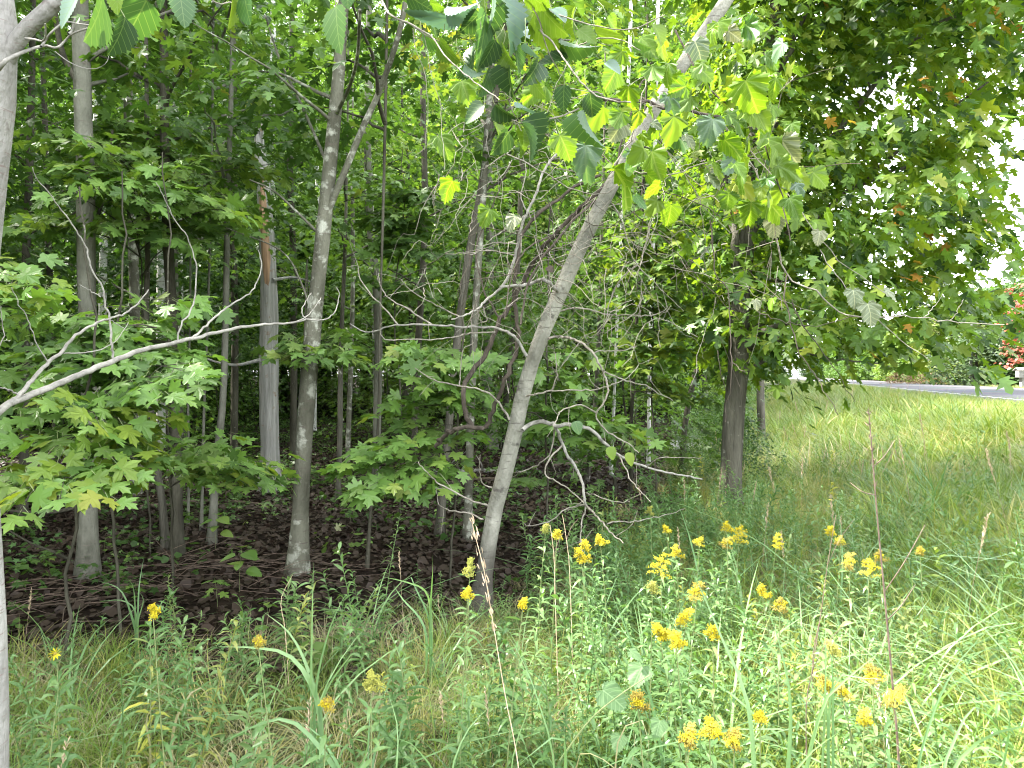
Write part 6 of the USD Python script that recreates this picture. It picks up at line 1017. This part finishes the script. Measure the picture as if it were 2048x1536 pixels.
log('grey fallen log lying at the forest edge left of the ridged maple', [(1335, 905), (1380, 898), (1450, 888)], .11, .08, M['snag'], 'fallen_log', 'log')
log('second pale log crossing behind the first near the ridged maple', [(1330, 892), (1370, 884), (1420, 880)], .08, .06, M['snag'], 'fallen_log', 'log')
for k, (P, r, lab) in enumerate([([(870, 955), (960, 945), (1060, 950)], .05, 'long dead branch on the floor behind the leaning aspen'), ([(880, 975), (980, 965), (1090, 972)], .035, 'thinner dead branch just in front of the one behind the aspen'), ([(0, 1000), (120, 1010), (300, 1000)], .04, 'dark dead branch across the floor at the far left'), ([(280, 1015), (420, 1000), (560, 1012)], .03, 'dead branch on the floor behind the tan smooth stem'), ([(620, 1120), (700, 1090), (770, 1085)], .015, 'thin fallen stick right of the smooth maple foot'),
                              ([(20, 1230), (160, 1205), (330, 1180)], .014, 'crooked stick on brown leaves before the pale maple'), ([(60, 1270), (200, 1232), (300, 1225)], .012, 'second crooked stick nearest the grass at left'), ([(700, 985), (800, 960), (900, 968)], .03, 'mossy branch lying beyond the centre sapling'), ([(1100, 935), (1180, 925), (1260, 930)], .05, 'fallen limb below the low maple spray')]):
    log(lab, P, r, r * .5, M['twig_dark'] if k != 0 else M['snag'])
# moss patch and small seedlings
a = np.linspace(0, 2 * np.pi, 40, endpoint=False); c = at(1050, 972, EYE * FPX / 222); ms = [(c[0], c[1])] + [(c[0] + math.cos(t_) * .42 * (1 + .2 * math.sin(3 * t_)), c[1] + math.sin(t_) * .5 * (1 + .15 * math.cos(5 * t_))) for t_ in a]
v = np.array([(x, y, float(ground(x, y)) + (.07 if k == 0 else .008)) for k, (x, y) in enumerate(ms)]); mid = v[1:] * .55 + v[0] * .45; mid[:, 2] = [float(ground(x, y)) + .055 for x, y in mid[:, :2]]
V = np.vstack([v, mid]); F = [[0, 41 + k, 41 + (k + 1) % 40] for k in range(40)] + [[1 + k, 1 + (k + 1) % 40, 41 + (k + 1) % 40] for k in range(40)] + [[1 + k, 41 + (k + 1) % 40, 41 + k] for k in range(40)]
obj('moss', (V, np.array(F)), mat('moss_green', {'g': ('geometry', {}), 'n': ('noise_texture', {'scale': 60, 'detail': 6}), 'r': ('rgb_ramp', {'ramp': [(.3, (.03, .07, .01)), (.7, (.10, .19, .03))]}), 'b': ('bump', {'strength': 1, 'distance': .02}), 'p': ('principled_bsdf', {'roughness': .95})}, [('g.position', 'n.vector'), ('n.fac', 'r.fac'), ('n.fac', 'b.height'), ('b.normal', 'p.normal'), ('r.color', 'p.base_color')], 'p.BSDF'), None, smooth=True, label='bright green moss patch on the floor behind the aspen', cat='moss', kind='stuff')
def seedling(label, group=None, seed=0, big=1.0):
    t = thing('woodland_seedling', label, 'seedling', (0, 0, 0), group); g = np.random.default_rng(seed); h = .22 * big
    obj('stem', branch_mesh([V3(0, 0, -.02), V3(.01, 0, h * .6), V3(.02, .01, h)], .002, .001, 4), M['stem'], t)
    for k in range(7):
        a = k * 2.4; d = V3(math.cos(a), math.sin(a), -.15); obj('leaf', leaves(ASPEN if seed % 2 else MAPLE_HI, V3(.015, .005, h * (.5 + .5 * k / 6)) + d * .04, d + V3(0, 0, g.normal(0, .2)), V3(g.normal(0, .2), g.normal(0, .2), 1), .075 * big * g.uniform(.7, 1.2)), M['maple_light'], t)
    return t
WS, WSG = 'small green seedling sprouting from the brown forest floor', 'seedlings on the forest floor'
ss = [seedling(WS, WSG, k) for k in range(4)]
sp_ = spots(rl, 64, (-9, 5, 4.2, 15), lambda x, y: abs(x) < .75 * y + .5 and uv_of(x, y)[0] < edge(uv_of(x, y)[1]) + .5, .3)
for k, (x, y) in enumerate(sp_):
    rz, sc = rl.uniform(0, 360), rl.uniform(.45, 1.0); loc = (x, y, float(ground(x, y)))
    if k < 4: place(UsdGeom.Xform(ss[k]), loc, rz, sc)
    else: copy_of(ss[k % 4], loc, rz, sc, WS, 'seedling', WSG)
# low green ground cover on the shaded floor, and the shrubby fringe of the forest
def lowplant(g, n, R, size):
    a = g.uniform(0, 6.28, n); r = R * np.sqrt(g.uniform(0, 1, n)); O = np.column_stack([np.cos(a) * r, np.sin(a) * r, g.uniform(.03, .22, n)]); b = g.uniform(0, 6.28, n)
    return leaves(MAPLE_LO if n % 2 else FAR_LEAF, O, np.column_stack([np.cos(b), np.sin(b), g.normal(-.2, .3, n)]), nrm(V3(0, 0, 1) + g.normal(0, .35, (n, 3))), size * g.uniform(.5, 1.2, n))
cover = UsdGeom.PointInstancer.Define(stage, '/World/forest_ground_cover'); keys(cover.GetPrim(), 'low green plants and moss scattered over the shaded forest floor', 'ground cover', kind='stuff')
cp_ = [(lowplant(np.random.default_rng(k), 22 + k, .22, .06), m) for k, m in enumerate(['maple', 'maple_dark', 'maple_dark', 'weed'])]
P, u, v = scatter(rl, 9, (-18, .4, 3, 26), lambda u, v, x, y: seen(x, y, .5) & (u < edge(v) + .5) & (rl.uniform(0, 1, len(u)) < np.clip(3.2 * nz(x, y, .55, 9) - 1.35 + .45 * (x < -2.6), .02, .8)))
fill(cover, cp_, P, rl.choice(4, len(P)), rl.uniform(0, 360, len(P)), rl.uniform(.6, 1.25, len(P)))
EDGE, EDGEG = 'low leafy shrub in the fringe between the forest and the grass bank', 'low shrubs along the forest fringe'
for k in range(34):
    v = rl.uniform(10, 34); u = rl.uniform(-1.4, -.25); x, y = xy_of(u, v)
    copy_of(sap[k % 3], (x, y, float(ground(x, y)) - .15), rl.uniform(0, 360), rl.uniform(.2, .4), EDGE, 'shrub', EDGEG)
for x, y, lab in ((478, 1160, 'bright leafy seedling in the dark litter left of the smooth maple'), (690, 975, 'pale yellow seedling leaves right of the smooth maple trunk'), (430, 1070, 'seedling at the foot of the tan smooth stem')):
    Y = EYE * FPX / (y + 25 - 750); p = at(x, y + 25, Y); t = seedling(lab, None, 9, 1.5); place(UsdGeom.Xform(t), (p[0], p[1], float(ground(p[0], p[1]))))
o = at(672, 1075, EYE * FPX / 322); obj('pale_leaf', leaves(MAPLE_HI, V3(o[0], o[1], float(ground(o[0], o[1])) + .03), V3(.6, -.3, .7), V3(0, -.8, .5), .09), M['grape_pale'], None, label='bleached white leaf standing up in the dark litter, right of smooth maple', cat='fallen leaf')
